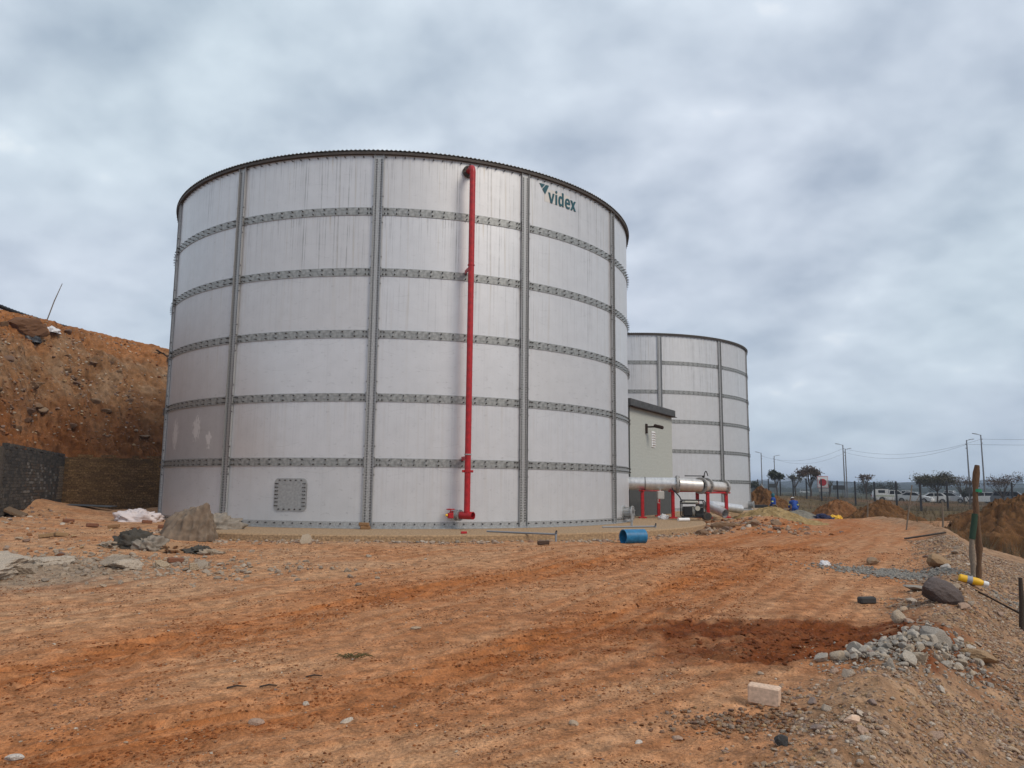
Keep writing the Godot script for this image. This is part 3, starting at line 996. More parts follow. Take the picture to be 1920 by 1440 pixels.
# red filling pipe down the front of the first tank
func make_riser() -> void:
	var a := deg_to_rad(18.8)
	var base := Vector3(-3.363, 0.55, -24.236)
	var t = thing("fill_pipe", "tall red pipe running down the front of the nearer tank to a valve", "pipe", base)
	var s := 0.40
	var top := 8.50
	var pts := [cyl(a, R + 0.0, top)]
	for k in 9:
		var w := PI / 2 * k / 8
		pts.append(cyl(a, R + s - 0.16 + 0.16 * sin(w), top - 0.16 + 0.16 * cos(w)))
	pts.append(cyl(a, R + s, 2.0)); pts.append(cyl(a, R + s, 0.33))
	var g := Geo.new()
	g.tube(pts, 0.07, 20)
	put("riser", g, M.red, t)
	g = Geo.new()
	g.lathe(Transform3D(Basis(Vector3.UP, a) * Basis(Vector3.RIGHT, PI / 2), cyl(a, R, top)), [Vector2(0.145, 0.0), Vector2(0.145, 0.03), Vector2(0.145, 0.034), Vector2(0.145, 0.06), Vector2(0.0, 0.06)], 24)
	var fl = put("flange", g, M.rim, t)
	for k in 8:
		var w := TAU * (k + 0.5) / 8
		var x := Transform3D(Basis(Vector3.UP, a) * Basis(Vector3.RIGHT, PI / 2), cyl(a, R, top))
		var b := Geo.new()
		b.tube([x * Vector3(0.115 * cos(w), 0.05, 0.115 * sin(w)), x * Vector3(0.115 * cos(w), 0.10, 0.115 * sin(w))], 0.013, 6)
		put("flange_bolt", b, M.bolt, fl)
	# angle brackets with a clamp
	var tg := cyl(a + PI / 2, 1, 0)
	for y in [6.02, 1.62]:
		g = Geo.new()
		g.box(Transform3D(Basis(Vector3.UP, a), cyl(a, R + s * 0.5 + 0.02, y)), Vector3(0.10, 0.012, s - 0.03))
		g.box(Transform3D(Basis(Vector3.UP, a), cyl(a, R + s * 0.5 + 0.02, y - 0.04) + tg * -0.05), Vector3(0.012, 0.092, s - 0.03))
		var br = put("bracket", g, M.red, t)
		var c := Geo.new()
		c.lathe(T(cyl(a, R + s, y + 0.035)), [Vector2(0.071, 0.0), Vector2(0.083, 0.0), Vector2(0.083, 0.026), Vector2(0.071, 0.026)], 20)
		put("clamp", c, M.galv_light if y < 3.0 else M.red, br)
	# coupling
	g = Geo.new()
	g.lathe(T(cyl(a, R + s, 1.26)), [Vector2(0.07, 0.0), Vector2(0.088, 0.005), Vector2(0.088, 0.055), Vector2(0.07, 0.06)], 20)
	for q in [-1.0, 1.0]:
		g.bbox(Transform3D(Basis(Vector3.UP, a), cyl(a, R + s, 1.29) + tg * 0.105 * q), Vector3(0.05, 0.055, 0.05), 0.01)
	put("coupling", g, M.red, t)
	# outlet stub with an open end, and the valve behind it
	var o := cyl(a, R + s, 0.31)
	var dir := (tg * 0.62 + cyl(a, 0.78, 0)).normalized()
	g = Geo.new()
	var q0 := o - dir * 0.17
	var q1 := o + dir * 0.17
	g.tube([q0, q1], 0.086, 20, false)
	g.tube([q1, o - dir * 0.05], 0.076, 20, false)
	var xo := Transform3D(Basis.looking_at(dir, Vector3.UP) * Basis(Vector3.RIGHT, -PI / 2), q1)
	g.lathe(xo, [Vector2(0.076, 0.0), Vector2(0.086, 0.0)], 20)
	put("outlet", g, M.red, t)
	var vp := o - dir * 0.25 
	g = Geo.new()
	var xv := Transform3D(Basis.looking_at(dir, Vector3.UP) * Basis(Vector3.RIGHT, -PI / 2), o - dir * 0.30)
	g.lathe(xv, [Vector2(0.0, 0.0), Vector2(0.125, 0.0), Vector2(0.125, 0.025), Vector2(0.09, 0.03), Vector2(0.09, 0.09), Vector2(0.125, 0.095), Vector2(0.125, 0.12), Vector2(0.0, 0.12)], 20)
	var valve = put("valve", g, M.galv_cover, t)
	g = Geo.new()
	g.bbox(Transform3D(Basis(Vector3.UP, a), vp - tg * 0.17 + Vector3(0, -0.01, 0)), Vector3(0.13, 0.12, 0.11), 0.012)
	g.tube([vp - tg * 0.10, vp - tg * 0.22], 0.035, 10)
	put("gearbox", g, M.red, valve)
	g = Geo.new()
	g.tube([vp - tg * 0.24, vp - tg * 0.285], [0.035, 0.022], 10)
	put("indicator_cap", g, M.yellow, valve)
	g = Geo.new()
	var hw := vp - tg * 0.17 + Vector3(0, 0.13, 0.0)
	g.tube([hw - Vector3(0, 0.09, 0), hw], 0.012, 8)
	var rim := []
	for k in 17:
		rim.append(hw + Vector3(0.085 * cos(TAU * k / 16), 0, 0.085 * sin(TAU * k / 16)))
	g.tube(rim, 0.014, 6, false)
	for k in 3:
		g.tube([hw, hw + Vector3(0.08 * cos(TAU * k / 3), 0, 0.08 * sin(TAU * k / 3))], 0.008, 6)
	put("handwheel", g, M.red, valve)
	g = Geo.new()
	g.tube([vp - tg * 0.10 + Vector3(0, 0.05, 0), vp - tg * 0.10 - cyl(a, 0.18, 0) + Vector3(0, 0.05, 0)], 0.05, 12)
	put("tail_pipe", g, M.red, valve)

# ------------------------------------------------------------------ stones
var ico_v := []
var ico_f := []

func icosphere(level: int) -> Array:
	var t := (1.0 + sqrt(5.0)) / 2.0
	var v := []
	for p in [[-1, t, 0], [1, t, 0], [-1, -t, 0], [1, -t, 0], [0, -1, t], [0, 1, t], [0, -1, -t], [0, 1, -t], [t, 0, -1], [t, 0, 1], [-t, 0, -1], [-t, 0, 1]]:
		v.append(Vector3(p[0], p[1], p[2]).normalized())
	var f := [[0, 11, 5], [0, 5, 1], [0, 1, 7], [0, 7, 10], [0, 10, 11], [1, 5, 9], [5, 11, 4], [11, 10, 2], [10, 7, 6], [7, 1, 8], [3, 9, 4], [3, 4, 2], [3, 2, 6], [3, 6, 8], [3, 8, 9], [4, 9, 5], [2, 4, 11], [6, 2, 10], [8, 6, 7], [9, 8, 1]]
	for l in level:
		var seen := {}
		var out := []
		for q in f:
			var m := []
			for k in 3:
				var a: int = q[k]
				var b: int = q[(k + 1) % 3]
				var key := Vector2i(mini(a, b), maxi(a, b))
				if not seen.has(key):
					seen[key] = v.size()
					v.append(((v[a] + v[b]) * 0.5).normalized())
				m.append(seen[key])
			out.append([q[0], m[0], m[2]]); out.append([q[1], m[1], m[0]]); out.append([q[2], m[2], m[1]]); out.append([m[0], m[1], m[2]])
		f = out
	return [v, f]

# broken stone of about unit radius: a ball cut by flat planes, then roughened
func rock(seed_: int, level := 1, cuts := 9, rough := 0.06, squash := Vector3.ONE, hard := 0.5) -> ArrayMesh:
	var r := RandomNumberGenerator.new()
	r.seed = seed_
	var s := icosphere(level)
	var planes := []
	for k in cuts:
		var d := Vector3(r.randfn(), r.randfn(), r.randfn()).normalized()
		planes.append([d, r.randf_range(hard, 0.85)])
	var f := noise(seed_ + 500, 1.3, 3)
	var pts := []
	for p in s[0]:
		var d: Vector3 = p
		var l := 1.0
		for q in planes:
			var k: float = d.dot(q[0])
			if k > 0.001:
				l = minf(l, q[1] / k)
		l *= 1.0 + rough * f.get_noise_3dv(d * 2.0) * 2.0
		pts.append(d * l * squash)
	var g := Geo.new()
	for q in s[1]:
		var a: Vector3 = pts[q[0]]
		var b: Vector3 = pts[q[1]]
		var c: Vector3 = pts[q[2]]
		var nn := (c - a).cross(b - a).normalized()
		if nn.dot(a + b + c) < 0.0:
			nn = -nn
		g.face([a, b, c], nn)
	return g.mesh()

var pebble_shapes := []
var boulder_shapes := []

func tint(c: Color, vary: float) -> Color:
	var k := 1.0 + rng.randf_range(-vary, vary)
	return Color(c.r * k, c.g * k, c.b * k)

var STONE := [Color(0.60, 0.46, 0.33), Color(0.66, 0.53, 0.40), Color(0.50, 0.35, 0.25), Color(0.70, 0.60, 0.49), Color(0.40, 0.26, 0.19), Color(0.62, 0.42, 0.23), Color(0.52, 0.41, 0.33), Color(0.35, 0.25, 0.21)]
var GREY := [Color(0.60, 0.53, 0.44), Color(0.50, 0.445, 0.375), Color(0.70, 0.62, 0.52), Color(0.40, 0.36, 0.32), Color(0.62, 0.50, 0.38)]
var SOIL := [Color(0.42, 0.19, 0.085), Color(0.33, 0.13, 0.05), Color(0.46, 0.25, 0.14), Color(0.25, 0.09, 0.035)]

func scatter(called: String, label: String, category: String, spots: Array) -> void:   # spots: [position, size, colour, flat]
	var o = thing(called, label, category)
	tag(o, "", "", "", "stuff")
	var xs := []
	var cs := []
	for k in pebble_shapes.size():
		xs.append([]); cs.append([])
	for s in spots:
		var w := rng.randi() % pebble_shapes.size()
		var b := Basis.from_euler(Vector3(rng.randf_range(-0.3, 0.3), rng.randf() * TAU, rng.randf_range(-0.3, 0.3))).scaled_local(Vector3(rng.randf_range(0.8, 1.35), rng.randf_range(0.45, 0.8) * s[3], rng.randf_range(0.7, 1.0)) * s[1])
		xs[w].append(Transform3D(b, s[0])); cs[w].append(s[2])
	for k in pebble_shapes.size():
		if xs[k].size():
			copies("stones", pebble_shapes[k], M.stone, xs[k], o, cs[k])

func ground_at(x: float, z: float, up := 0.0) -> Vector3:
	return Vector3(x, ground_y(x, z) + up, z)

func make_gravel() -> void:
	for k in 6:
		pebble_shapes.append(rock(700 + k, 1, 9, 0.03, Vector3.ONE, 0.4))
	for k in 6:
		boulder_shapes.append(rock(740 + k, 2, 9, 0.03, Vector3.ONE, 0.38))
	rng.seed = 5
	# stony shoulder
	var spots := []
	var tries := 0
	while spots.size() < 105000 and tries < 900000:
		tries += 1
		var z := -3.2 - 14.0 * pow(rng.randf(), 1.7)
		var e := rng.randf_range(-1.3, 3.4)
		var x := along(z, CREST) + e
		var dens := sstep(-1.1, 0.1, e + 0.5 * n_mid.get_noise_2d(x, z)) * (0.35 + 0.65 * sstep(-0.3, 0.35, n_mid.get_noise_2d(x * 1.5 + 3.0, z * 1.5)))
		if rng.randf() > dens * dens * 1.2 or patch(x, z) > 0.3:
			continue
		var s := 0.0048 + 0.020 * pow(rng.randf(), 3.2) + 0.0010 * maxf(0.0, -z - 6.0)
		var c: Color = tint(STONE[rng.randi() % STONE.size()], 0.25)
		c = c.lerp(Color(0.50, 0.29, 0.16), rng.randf() * 0.6)
		spots.append([ground_at(x, z, s * 0.15), s, c, 1.0])
	scatter("gravel", "loose stony gravel covering the shoulder of the road", "gravel", spots)
	# grit and crumbs of soil on the road
	spots = []
	tries = 0
	while spots.size() < 26000 and tries < 300000:
		tries += 1
		var z := -3.3 - 11.5 * pow(rng.randf(), 1.6)
		var x := rng.randf_range(-1.0, 1.0) * (0.72 * -z + 0.6)
		if x > along(z, CREST) - 0.4 or slab_in(x, z) > -0.1:
			continue
		var k := n_patch.get_noise_2d(x * 2.2 + 60.0, z * 2.2) + 0.6 * n_mid.get_noise_2d(x, z * 2.0)
		if rng.randf() > 0.10 + 1.3 * sstep(0.05, 0.5, k):
			continue
		var s := 0.0035 + 0.011 * pow(rng.randf(), 3.0) + 0.0005 * maxf(0.0, -z - 5.0)
		var c: Color = tint(SOIL[rng.randi() % SOIL.size()], 0.2)
		if rng.randf() < 0.12:
			c = tint(STONE[rng.randi() % STONE.size()], 0.25)
		spots.append([ground_at(x, z, s * 0.1), s, c, 0.8])
	tries = 0
	while tries < 34000:      # crumbs thrown up along the wheel tracks
		tries += 1
		var z := -3.4 - 12.0 * pow(rng.randf(), 1.5)
		var x := along(z, TRACK_A if rng.randf() < 0.45 else TRACK_B) + rng.randfn() * 0.55
		if x > along(z, CREST) - 0.3 or slab_in(x, z) > -0.1 or n_mid.get_noise_2d(x * 1.2 + 5.0, z * 2.5) < 0.06:
			continue
		var s := 0.005 + 0.014 * pow(rng.randf(), 2.5) + 0.0006 * maxf(0.0, -z - 5.0)
		spots.append([ground_at(x, z, s * 0.05), s, tint(Color(0.40, 0.135, 0.042), 0.3), 0.7])
	for k in 700:      # clods in the dark scoop
		var x := 2.6 + rng.randfn() * 0.75
		var z := -7.15 + rng.randfn() * 0.5
		if patch(x, z) < 0.35: continue
		var s := 0.008 + 0.03 * pow(rng.randf(), 3.0)
		spots.append([ground_at(x, z, s * 0.1), s, tint(Color(0.26, 0.075, 0.022), 0.35), 0.8])
	scatter("grit", "crumbs of red soil and grit strewn over the dirt road", "grit", spots)
	# rubble along the foot of the slab and in the yard
	spots = []
	for k in 1700:
		var a := rng.randf_range(-0.45, 1.25)
		var d := 9.2 + 0.03 + absf(rng.randfn()) * 0.34
		var x := -3.363 + d * sin(a)
		var z := -24.236 + d * cos(a)
		if slab_in(x, z) > 0.0 or rng.randf() > 0.25 + sstep(-0.1, 0.3, n_patch.get_noise_2d(x * 1.2, z * 1.2 + 20.0)):
			continue
		var s := 0.015 + 0.055 * pow(rng.randf(), 3.0)
		spots.append([ground_at(x, z, s * 0.15), s, tint((STONE + GREY)[rng.randi() % 13], 0.2).lerp(Color(0.45, 0.27, 0.16), rng.randf() * 0.6), 1.0])
	for k in 2600:
		var x := -6.6 + rng.randfn() * 1.7
		var z := -11.3 - 0.12 * x * 0.0 + rng.randfn() * 0.7
		var s := 0.012 + 0.05 * pow(rng.randf(), 3.0)
		spots.append([ground_at(x, z, s * 0.15), s, tint(GREY[rng.randi() % 5].lerp(Color(0.46, 0.33, 0.22), 0.5), 0.2), 1.0])
	for k in 1800:
		var x := rng.randf_range(-17.0, -6.5)
		var z := rng.randf_range(-21.0, -12.0)
		if slab_in(x, z) > 0.0: continue
		var s := 0.015 + 0.06 * pow(rng.randf(), 4.0)
		spots.append([ground_at(x, z, s * 0.15), s, tint((STONE + SOIL)[rng.randi() % 12], 0.2), 1.0])
	for k in 700:
		var x := 6.6 + rng.randfn() * 1.0
		var z := -22.4 + rng.randfn() * 1.5
		if slab_in(x, z) > 0.0: continue
		var s := 0.02 + 0.08 * pow(rng.randf(), 3.5)
		spots.append([ground_at(x, z, s * 0.15), s, tint((STONE + SOIL)[rng.randi() % 12], 0.2), 1.0])
	scatter("rubble", "broken stone and brick crumbs along the foot of the slab", "rubble", spots)

# ------------------------------------------------------------------ cut bank and brick wall
var BASE := [Vector3(-10.6, 2.2, -12.5), Vector3(-12.55, 2.3, -19.4), Vector3(-14.95, 2.35, -25.55), Vector3(-12.2, 2.25, -26.95), Vector3(-6.0, 2.2, -30.3), Vector3(2.0, 2.0, -36.5)]
var TOP := [Vector3(-18.6, 7.2, -13.0), Vector3(-18.9, 7.75, -21.5), Vector3(-18.75, 8.0, -27.2), Vector3(-18.15, 8.3, -33.0), Vector3(-17.2, 8.4, -37.2), Vector3(-12.0, 7.4, -46.0)]
var n_bank := noise(61, 0.35, 4)
var n_gully := noise(62, 0.9, 4)
var n_crumb := noise(63, 2.2, 5, true)

func line(tab: Array, s: float) -> Vector3:
	var k := clampi(int(s), 0, tab.size() - 2)
	return tab[k].lerp(tab[k + 1], s - k)

func bank(s: float, t: float) -> Vector3:
	var a := line(BASE, s)
	var b := line(TOP, s)
	var q := clampf(t, 0.0, 1.0)
	var p := a.lerp(b, q)
	var out := Vector3(a.x - b.x, 0, a.z - b.z).normalized()
	# steep cut at the foot, slacker spill above it, rounded brow
	p.y += 0.75 * sin(minf(q * 3.2, PI)) * (1.0 if q < 0.98 else 0.0) * 0.55 - 0.25 * pow(q, 8.0)
	if t > 1.0:
		p += -out * (t - 1.0) * 26.0 + Vector3(0, -0.25 + 0.25 * exp(-(t - 1.0) * 20.0), 0)
	var L := a.distance_to(b)
	var su := s * 6.5
	var nn := (out * 0.65 + Vector3.UP * 0.76)
	var low := 1.0 - sstep(0.12, 0.36, q + 0.12 * n_bank.get_noise_2d(su, 7.0))
	var d := 0.30 * n_bank.get_noise_3d(su, q * L, 0.0)
	d += 0.2 * n_gully.get_noise_2d(su * 1.6, q * L * 0.45)
	d += (0.07 + 0.10 * low) * (n_crumb.get_noise_2d(su * 0.4, q * L * 0.45) - 0.25)
	d += 0.035 * n_clod.get_noise_2d(su, q * L)
	d *= sstep(0.0, 0.05, q) * (1.0 - 0.75 * sstep(0.93, 1.0, t))
	d -= 0.22 * low * sstep(0.03, 0.12, q)
	return p + nn * d

func bank_colour(s: float, t: float) -> Color:
	var q := clampf(t, 0.0, 1.0)
	var su := s * 6.5
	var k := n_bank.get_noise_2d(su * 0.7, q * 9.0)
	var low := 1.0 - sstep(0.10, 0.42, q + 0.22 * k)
	var top := sstep(0.62, 0.86, q + 0.22 * n_gully.get_noise_2d(su * 0.3, q * 3.0))
	var c := Color(0.37, 0.195, 0.095)
	c = c.lerp(Color(0.43, 0.275, 0.165), sstep(-0.1, 0.35, n_gully.get_noise_2d(su * 0.5 + 20.0, q * 6.0)) * 0.8)
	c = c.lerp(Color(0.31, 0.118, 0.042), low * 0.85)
	c = c.lerp(Color(0.49, 0.205, 0.075), top * 0.9)
	var m := 0.84 + 0.32 * n_gully.get_noise_2d(su * 2.0, q * 20.0) + 0.2 * k
	return Color(c.r * m, c.g * m, c.b * m)

func make_bank() -> void:
	var ns := 460
	var nt := 190
	var v := PackedVector3Array(); v.resize(ns * nt)
	var n := PackedVector3Array(); n.resize(ns * nt)
	var c := PackedColorArray(); c.resize(ns * nt)
	for j in nt:
		var t := float(j) / (nt - 8)
		if j > nt - 8:
			t = 1.0 + 0.06 * (j - (nt - 8))
		for k in ns:
			var s := 5.0 * k / (ns - 1)
			v[j * ns + k] = bank(s, t)
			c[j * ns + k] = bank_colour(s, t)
	var mid_at := (nt / 2) * ns + ns / 2
	var side := signf((v[mid_at + 1] - v[mid_at - 1]).cross(v[mid_at + ns] - v[mid_at - ns]).y)
	for j in nt:
		for k in ns:
			var ds := v[j * ns + mini(k + 1, ns - 1)] - v[j * ns + maxi(k - 1, 0)]
			var dt := v[mini(j + 1, nt - 1) * ns + k] - v[maxi(j - 1, 0) * ns + k]
			var m := ds.cross(dt).normalized()
			n[j * ns + k] = m * side
	var ix := PackedInt32Array()
	ix.resize((ns - 1) * (nt - 1) * 6)
	var q := 0
	for j in nt - 1:
		for k in ns - 1:
			var o := j * ns + k
			for e in [o, o + ns, o + 1, o + 1, o + ns, o + ns + 1]:
				ix[q] = e
				q += 1
	# turn the faces so that they look outward
	var tn := (v[ix[2]] - v[ix[0]]).cross(v[ix[1]] - v[ix[0]])
	if tn.dot(n[ix[0]]) < 0.0:
		for e in range(0, ix.size(), 3):
			var w := ix[e + 1]
			ix[e + 1] = ix[e + 2]
			ix[e + 2] = w
	var a := []
	a.resize(Mesh.ARRAY_MAX)
	a[Mesh.ARRAY_VERTEX] = v; a[Mesh.ARRAY_NORMAL] = n; a[Mesh.ARRAY_COLOR] = c; a[Mesh.ARRAY_INDEX] = ix
	var m := ArrayMesh.new()
	m.add_surface_from_arrays(Mesh.PRIMITIVE_TRIANGLES, a)
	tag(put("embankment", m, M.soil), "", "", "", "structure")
	# stones stuck in the bank
	rng.seed = 9
	var spots := []
	for k in 6500:
		var s := rng.randf_range(0.6, 3.4)
		var t := 0.05 + 0.9 * pow(rng.randf(), 0.8)
		if rng.randf() > 0.25 + sstep(-0.2, 0.3, n_bank.get_noise_2d(s * 9.0, t * 7.0)):
			continue
		var sz := 0.018 + 0.075 * pow(rng.randf(), 3.5)
		spots.append([bank(s, t), sz, tint((STONE + SOIL)[rng.randi() % 12], 0.25), 0.9])
	scatter("scree", "small stones stuck all over the face of the cut bank", "stones", spots)
	for k in 46:
		var s := rng.randf_range(0.95, 2.9)
		var t := rng.randf_range(0.12, 0.86)
		var sz := rng.randf_range(0.10, 0.24)
		var g = solo("bank_stone", boulder_shapes[k % 6], M.rocks[k % 3], "brown stone half buried in the face of the cut bank", "stone", Transform3D(Basis.from_euler(Vector3(rng.randf() * 0.5, rng.randf() * TAU, 0.3)).scaled_local(Vector3(1.3, 0.6, 0.9) * sz), bank(s, t)), "stones in the cut bank")
	# soil clod cluster near the brow, bag and torn sheet caught on the bank
	var p := bank(2.12, 0.86)
	solo("earth_lump", rock(811, 2, 8, 0.12), M.rocks[3], "big brown earth lump near the brow of the bank beside white bag", "earth lump", Transform3D(Basis.from_euler(Vector3(0.2, 0.4, 0.1)).scaled_local(Vector3(0.85, 0.4, 0.5)), bank(2.1, 0.79)))
	solo("plastic_bag", crumple(821, Vector3(0.30, 0.2, 0.26)), M.bag_white, "white plastic bag caught near the brow of the bank", "bag", Transform3D(Basis.IDENTITY, bank(2.34, 0.80) - Vector3(0, 0.05, 0)))
	solo("plastic_scrap", crumple(822, Vector3(0.34, 0.26, 0.25)), M.bag_dark, "dark grey plastic scrap lying on the bank below the white bag", "scrap", Transform3D(Basis.IDENTITY, bank(2.14, 0.72) - Vector3(0, 0.05, 0)))
	# rusty plate sticking out beside the tank
	var g := Geo.new()
	g.bbox(T(Vector3.ZERO, 0.5, 0.15, -0.5), Vector3(0.9, 0.05, 0.7), 0.01)
	g.bbox(T(Vector3(0.15, -0.2, 0.1), 0.5, 0.1, -0.9), Vector3(0.7, 0.05, 0.6), 0.01)
	solo("steel_plate", g, M.rust_dark, "dark steel plate jutting from the bank beside the nearer tank", "plate", T(bank(3.52, 0.76) + Vector3(0.1, 0.05, 0.1)))
	# ribbed black pipe along the brow, and a stick stuck in it
	var pts := []
	var rad := []
	for k in 150:
		var s := lerpf(1.2, 3.3, k / 149.0)
		var sag := 0.18 + 0.10 * sin(s * 3.0) 
		pts.append(line(TOP, s) + Vector3(-0.05, -0.16 - 0.12 * (s - 1.2) + 0.24 * exp(-pow((s - 1.75) / 0.35, 2.0)), 0))
		rad.append(0.085 if k % 2 else 0.068)
	g = Geo.new()
	g.tube(pts, rad, 10)
	solo("corrugated_pipe", g, M.black, "black ribbed drain pipe lying along the brow of the bank", "pipe")
	g = Geo.new()
	var f := bank(2.4, 0.985)
	g.tube([f - Vector3(0, 0.2, 0), f + Vector3(0.23, 0.75, -0.05), f + Vector3(0.46, 1.5, -0.1)], [0.022, 0.02, 0.012], 6)
	solo("stick", g, M.wood_grey, "thin leaning stick planted on the brow of the bank", "stick")

func make_wall() -> void:
	var t = thing("retaining_wall", "dark brick retaining wall at the foot of the cut bank", "wall", Vector3.ZERO)
	var corner := Vector3(-14.8, 0.0, -25.4)
	var a := Vector3(-12.1, 0.0, -18.3)
	var b := Vector3(-6.5, 0.0, -29.4)
	rng.seed = 21
	var variants := []
	for k in 4:
		var g := Geo.new()
		g.bbox(Transform3D.IDENTITY, Vector3(0.222 - 0.004 * k, 0.073 - 0.002 * k, 0.11), 0.006)
		variants.append(g.mesh())
	var dark: Array = M.brick_dark
	var brown: Array = M.brick_brown
	var count := 0
	for side in [[a, corner, 0], [corner, b, 1]]:
		var p: Vector3 = side[0]
		var d: Vector3 = side[1] - p
		var L := d.length()
		d /= L
		var inward := Vector3(-d.z, 0, d.x)
		if inward.dot(Vector3(-1, 0, -1)) > 0.0:
			inward = -inward
		inward = -inward              # towards the bank
		var yaw := atan2(-d.z, d.x)
		var core := Geo.new()
		var top := 2.40
		core.box(Transform3D(Basis(Vector3.UP, yaw), p + d * L * 0.5 + inward * 0.13 + Vector3(0, top * 0.5 - 0.03, 0)), Vector3(L + 0.3, top - 0.06, 0.225))
		put("mortar", core, M.mortar[side[2]], t)
		var rest := [Geo.new(), Geo.new(), Geo.new()]
		var courses := 27
		for row in courses:
			var y := 0.26 + row * 0.0825
			var off := 0.0 if row % 2 else 0.116
			var q := off
			while q < L - 0.12:
				if not (row > 23 and rng.randf() < 0.12 * (row - 23)):
					var at := p + d * (q + 0.111) + inward * (0.055 + 0.006 * rng.randf()) + Vector3(0, y, 0)
					var x := Transform3D(Basis(Vector3.UP, yaw), at)
					if side[2] == 0 and q > 2.2 and row > 8 and count < 300:
						var near_corner := q > L - 0.9
						put("brick", variants[rng.randi() % 4], brown[3] if near_corner else dark[rng.randi() % dark.size()], t, x)
						count += 1
					else:
						var w := rng.randi() % 3
						rest[w].box(x, Vector3(0.220, 0.072, 0.11))
				q += 0.232
		for w in 3:
			tag(put("brickwork", rest[w], (dark if side[2] == 0 else brown)[w], t), "", "", "", "stuff")

# crumpled sack or sheet: a dome folded by ridged noise
func crumple(seed_: int, size: Vector3, fold := 0.28, res := 40, sag := 0.0) -> Geo:
	var f := noise(seed_, 1.1, 3, true)
	var h := noise(seed_ + 1, 0.8, 2)
	var g := Geo.new()
	var pos := []
	for j in res / 2 + 1:
		var el := PI / 2 * (1.0 - float(j) / (res / 2.0)) 
		for k in res:
			var az := TAU * k / res
			var d := Vector3(cos(el) * sin(az), sin(el), cos(el) * cos(az))
			var l := 1.0 + fold * (f.get_noise_3dv(d * 1.4) - 0.3) + 0.35 * h.get_noise_3dv(d * 1.2)
			var p := d * l * size
			if j == res / 2:
				p.y = -0.03
			pos.append(p)
	var rows := res / 2
	for j in rows + 1:
		for k in res:
			var du: Vector3 = pos[j * res + (k + 1) % res] - pos[j * res + (k + res - 1) % res]
			var dv: Vector3 = pos[mini(j + 1, rows) * res + k] - pos[maxi(j - 1, 0) * res + k]
			var nn := du.cross(dv).normalized() if j > 0 else Vector3.UP
			if nn.dot(pos[j * res + k]) < 0.0:
				nn = -nn
			g.vert(pos[j * res + k], nn)
	for j in rows:
		for k in res:
			g.quad(j * res + k, j * res + (k + 1) % res, (j + 1) * res + (k + 1) % res, (j + 1) * res + k)
	return g

# ------------------------------------------------------------------ pump house and pipework
func make_pump_house() -> void:
	var w := Vector3(0.50, 0, -0.866)          # along the wall we see
	var nrm := Vector3(0.866, 0, 0.50)         # out of it, towards us
	var o := Vector3(3.98, 0.55, -25.75)       # foot of the near corner
	var yaw := atan2(nrm.x, nrm.z)
	var t = thing("pump_house", "small plastered pump house with dark plinth between the two tanks", "building", o, yaw)
	# local axes: x along the wall to the left seen from outside is -w; z out of the wall
	var len_ := 4.55
	var dep := 4.0
	var ht := 3.72
	var lx := (Basis(Vector3.UP, -yaw) * w).x   # sign of the wall direction in local x
	var cx := lx * len_ * 0.5
	var g := Geo.new()
	g.box(T(Vector3(cx, 1.3 + (ht - 1.3) * 0.5, -dep * 0.5)), Vector3(len_, ht - 1.3, dep))
	put("wall", g, M.plaster, t)
	g = Geo.new()
	g.box(T(Vector3(cx, 0.65, -dep * 0.5)), Vector3(len_ + 0.006, 1.3, dep + 0.006))
	put("plinth", g, M.plinth, t)
	g = Geo.new()
	g.box(T(Vector3(0, ht * 0.5, 0.004)), Vector3(0.07, ht - 0.01, 0.02))
	put("corner_strip", g, M.plinth, t)
	g = Geo.new()
	g.bbox(T(Vector3(cx, ht + 0.13, -dep * 0.5)), Vector3(len_ + 0.24, 0.25, dep + 0.24), 0.015)
	var roof = put("roof", g, M.fascia, t)
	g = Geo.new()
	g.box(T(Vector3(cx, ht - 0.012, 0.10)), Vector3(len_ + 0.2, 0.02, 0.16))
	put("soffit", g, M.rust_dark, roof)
	# bulkhead lamp on an arm
	var l := Vector3(lx * 1.62, 3.02, 0.0)
	g = Geo.new()
	g.bbox(T(l + Vector3(0, 0.04, 0.03)), Vector3(0.12, 0.34, 0.06), 0.01)
	g.tube([l + Vector3(0, 0.1, 0.05), l + Vector3(0.05, 0.1, 0.42)], 0.03, 8)
	g.bbox(T(l + Vector3(0.09, 0.1, 0.45), 0.15, 0.25), Vector3(0.2, 0.12, 0.34), 0.03)
	put("wall_lamp", g, M.rust_dark, t)
	# louvred vent
	var v := Vector3(lx * 2.35, 2.72, 0.0)
	g = Geo.new()
	g.box(T(v + Vector3(0, 0, 0.012)), Vector3(0.36, 0.58, 0.03))
	var vent = put("vent", g, M.white, t)
	for k in 6:
		var s := Geo.new()
		s.box(T(v + Vector3(0, -0.22 + 0.088 * k, 0.042), 0.0, -0.5), Vector3(0.32, 0.012, 0.07))
		put("slat", s, M.white, vent)

func flange(x: Transform3D, r: float, rp: float, th := 0.035) -> Geo:
	var g := Geo.new()
	g.lathe(x, [Vector2(rp, -th), Vector2(r, -th), Vector2(r, th), Vector2(rp, th)], 28)
	for k in 12:
		var w := TAU * k / 12
		var p := Vector3((r - 0.04) * cos(w), 0, (r - 0.04) * sin(w))
		g.tube([x * (p - Vector3(0, th + 0.03, 0)), x * (p + Vector3(0, th + 0.03, 0))], 0.02, 6)
	return g

func across(p: Vector3, d: Vector3) -> Transform3D:     # local y along d
	return Transform3D(Basis.looking_at(d, Vector3.UP) * Basis(Vector3.RIGHT, -PI / 2), p)

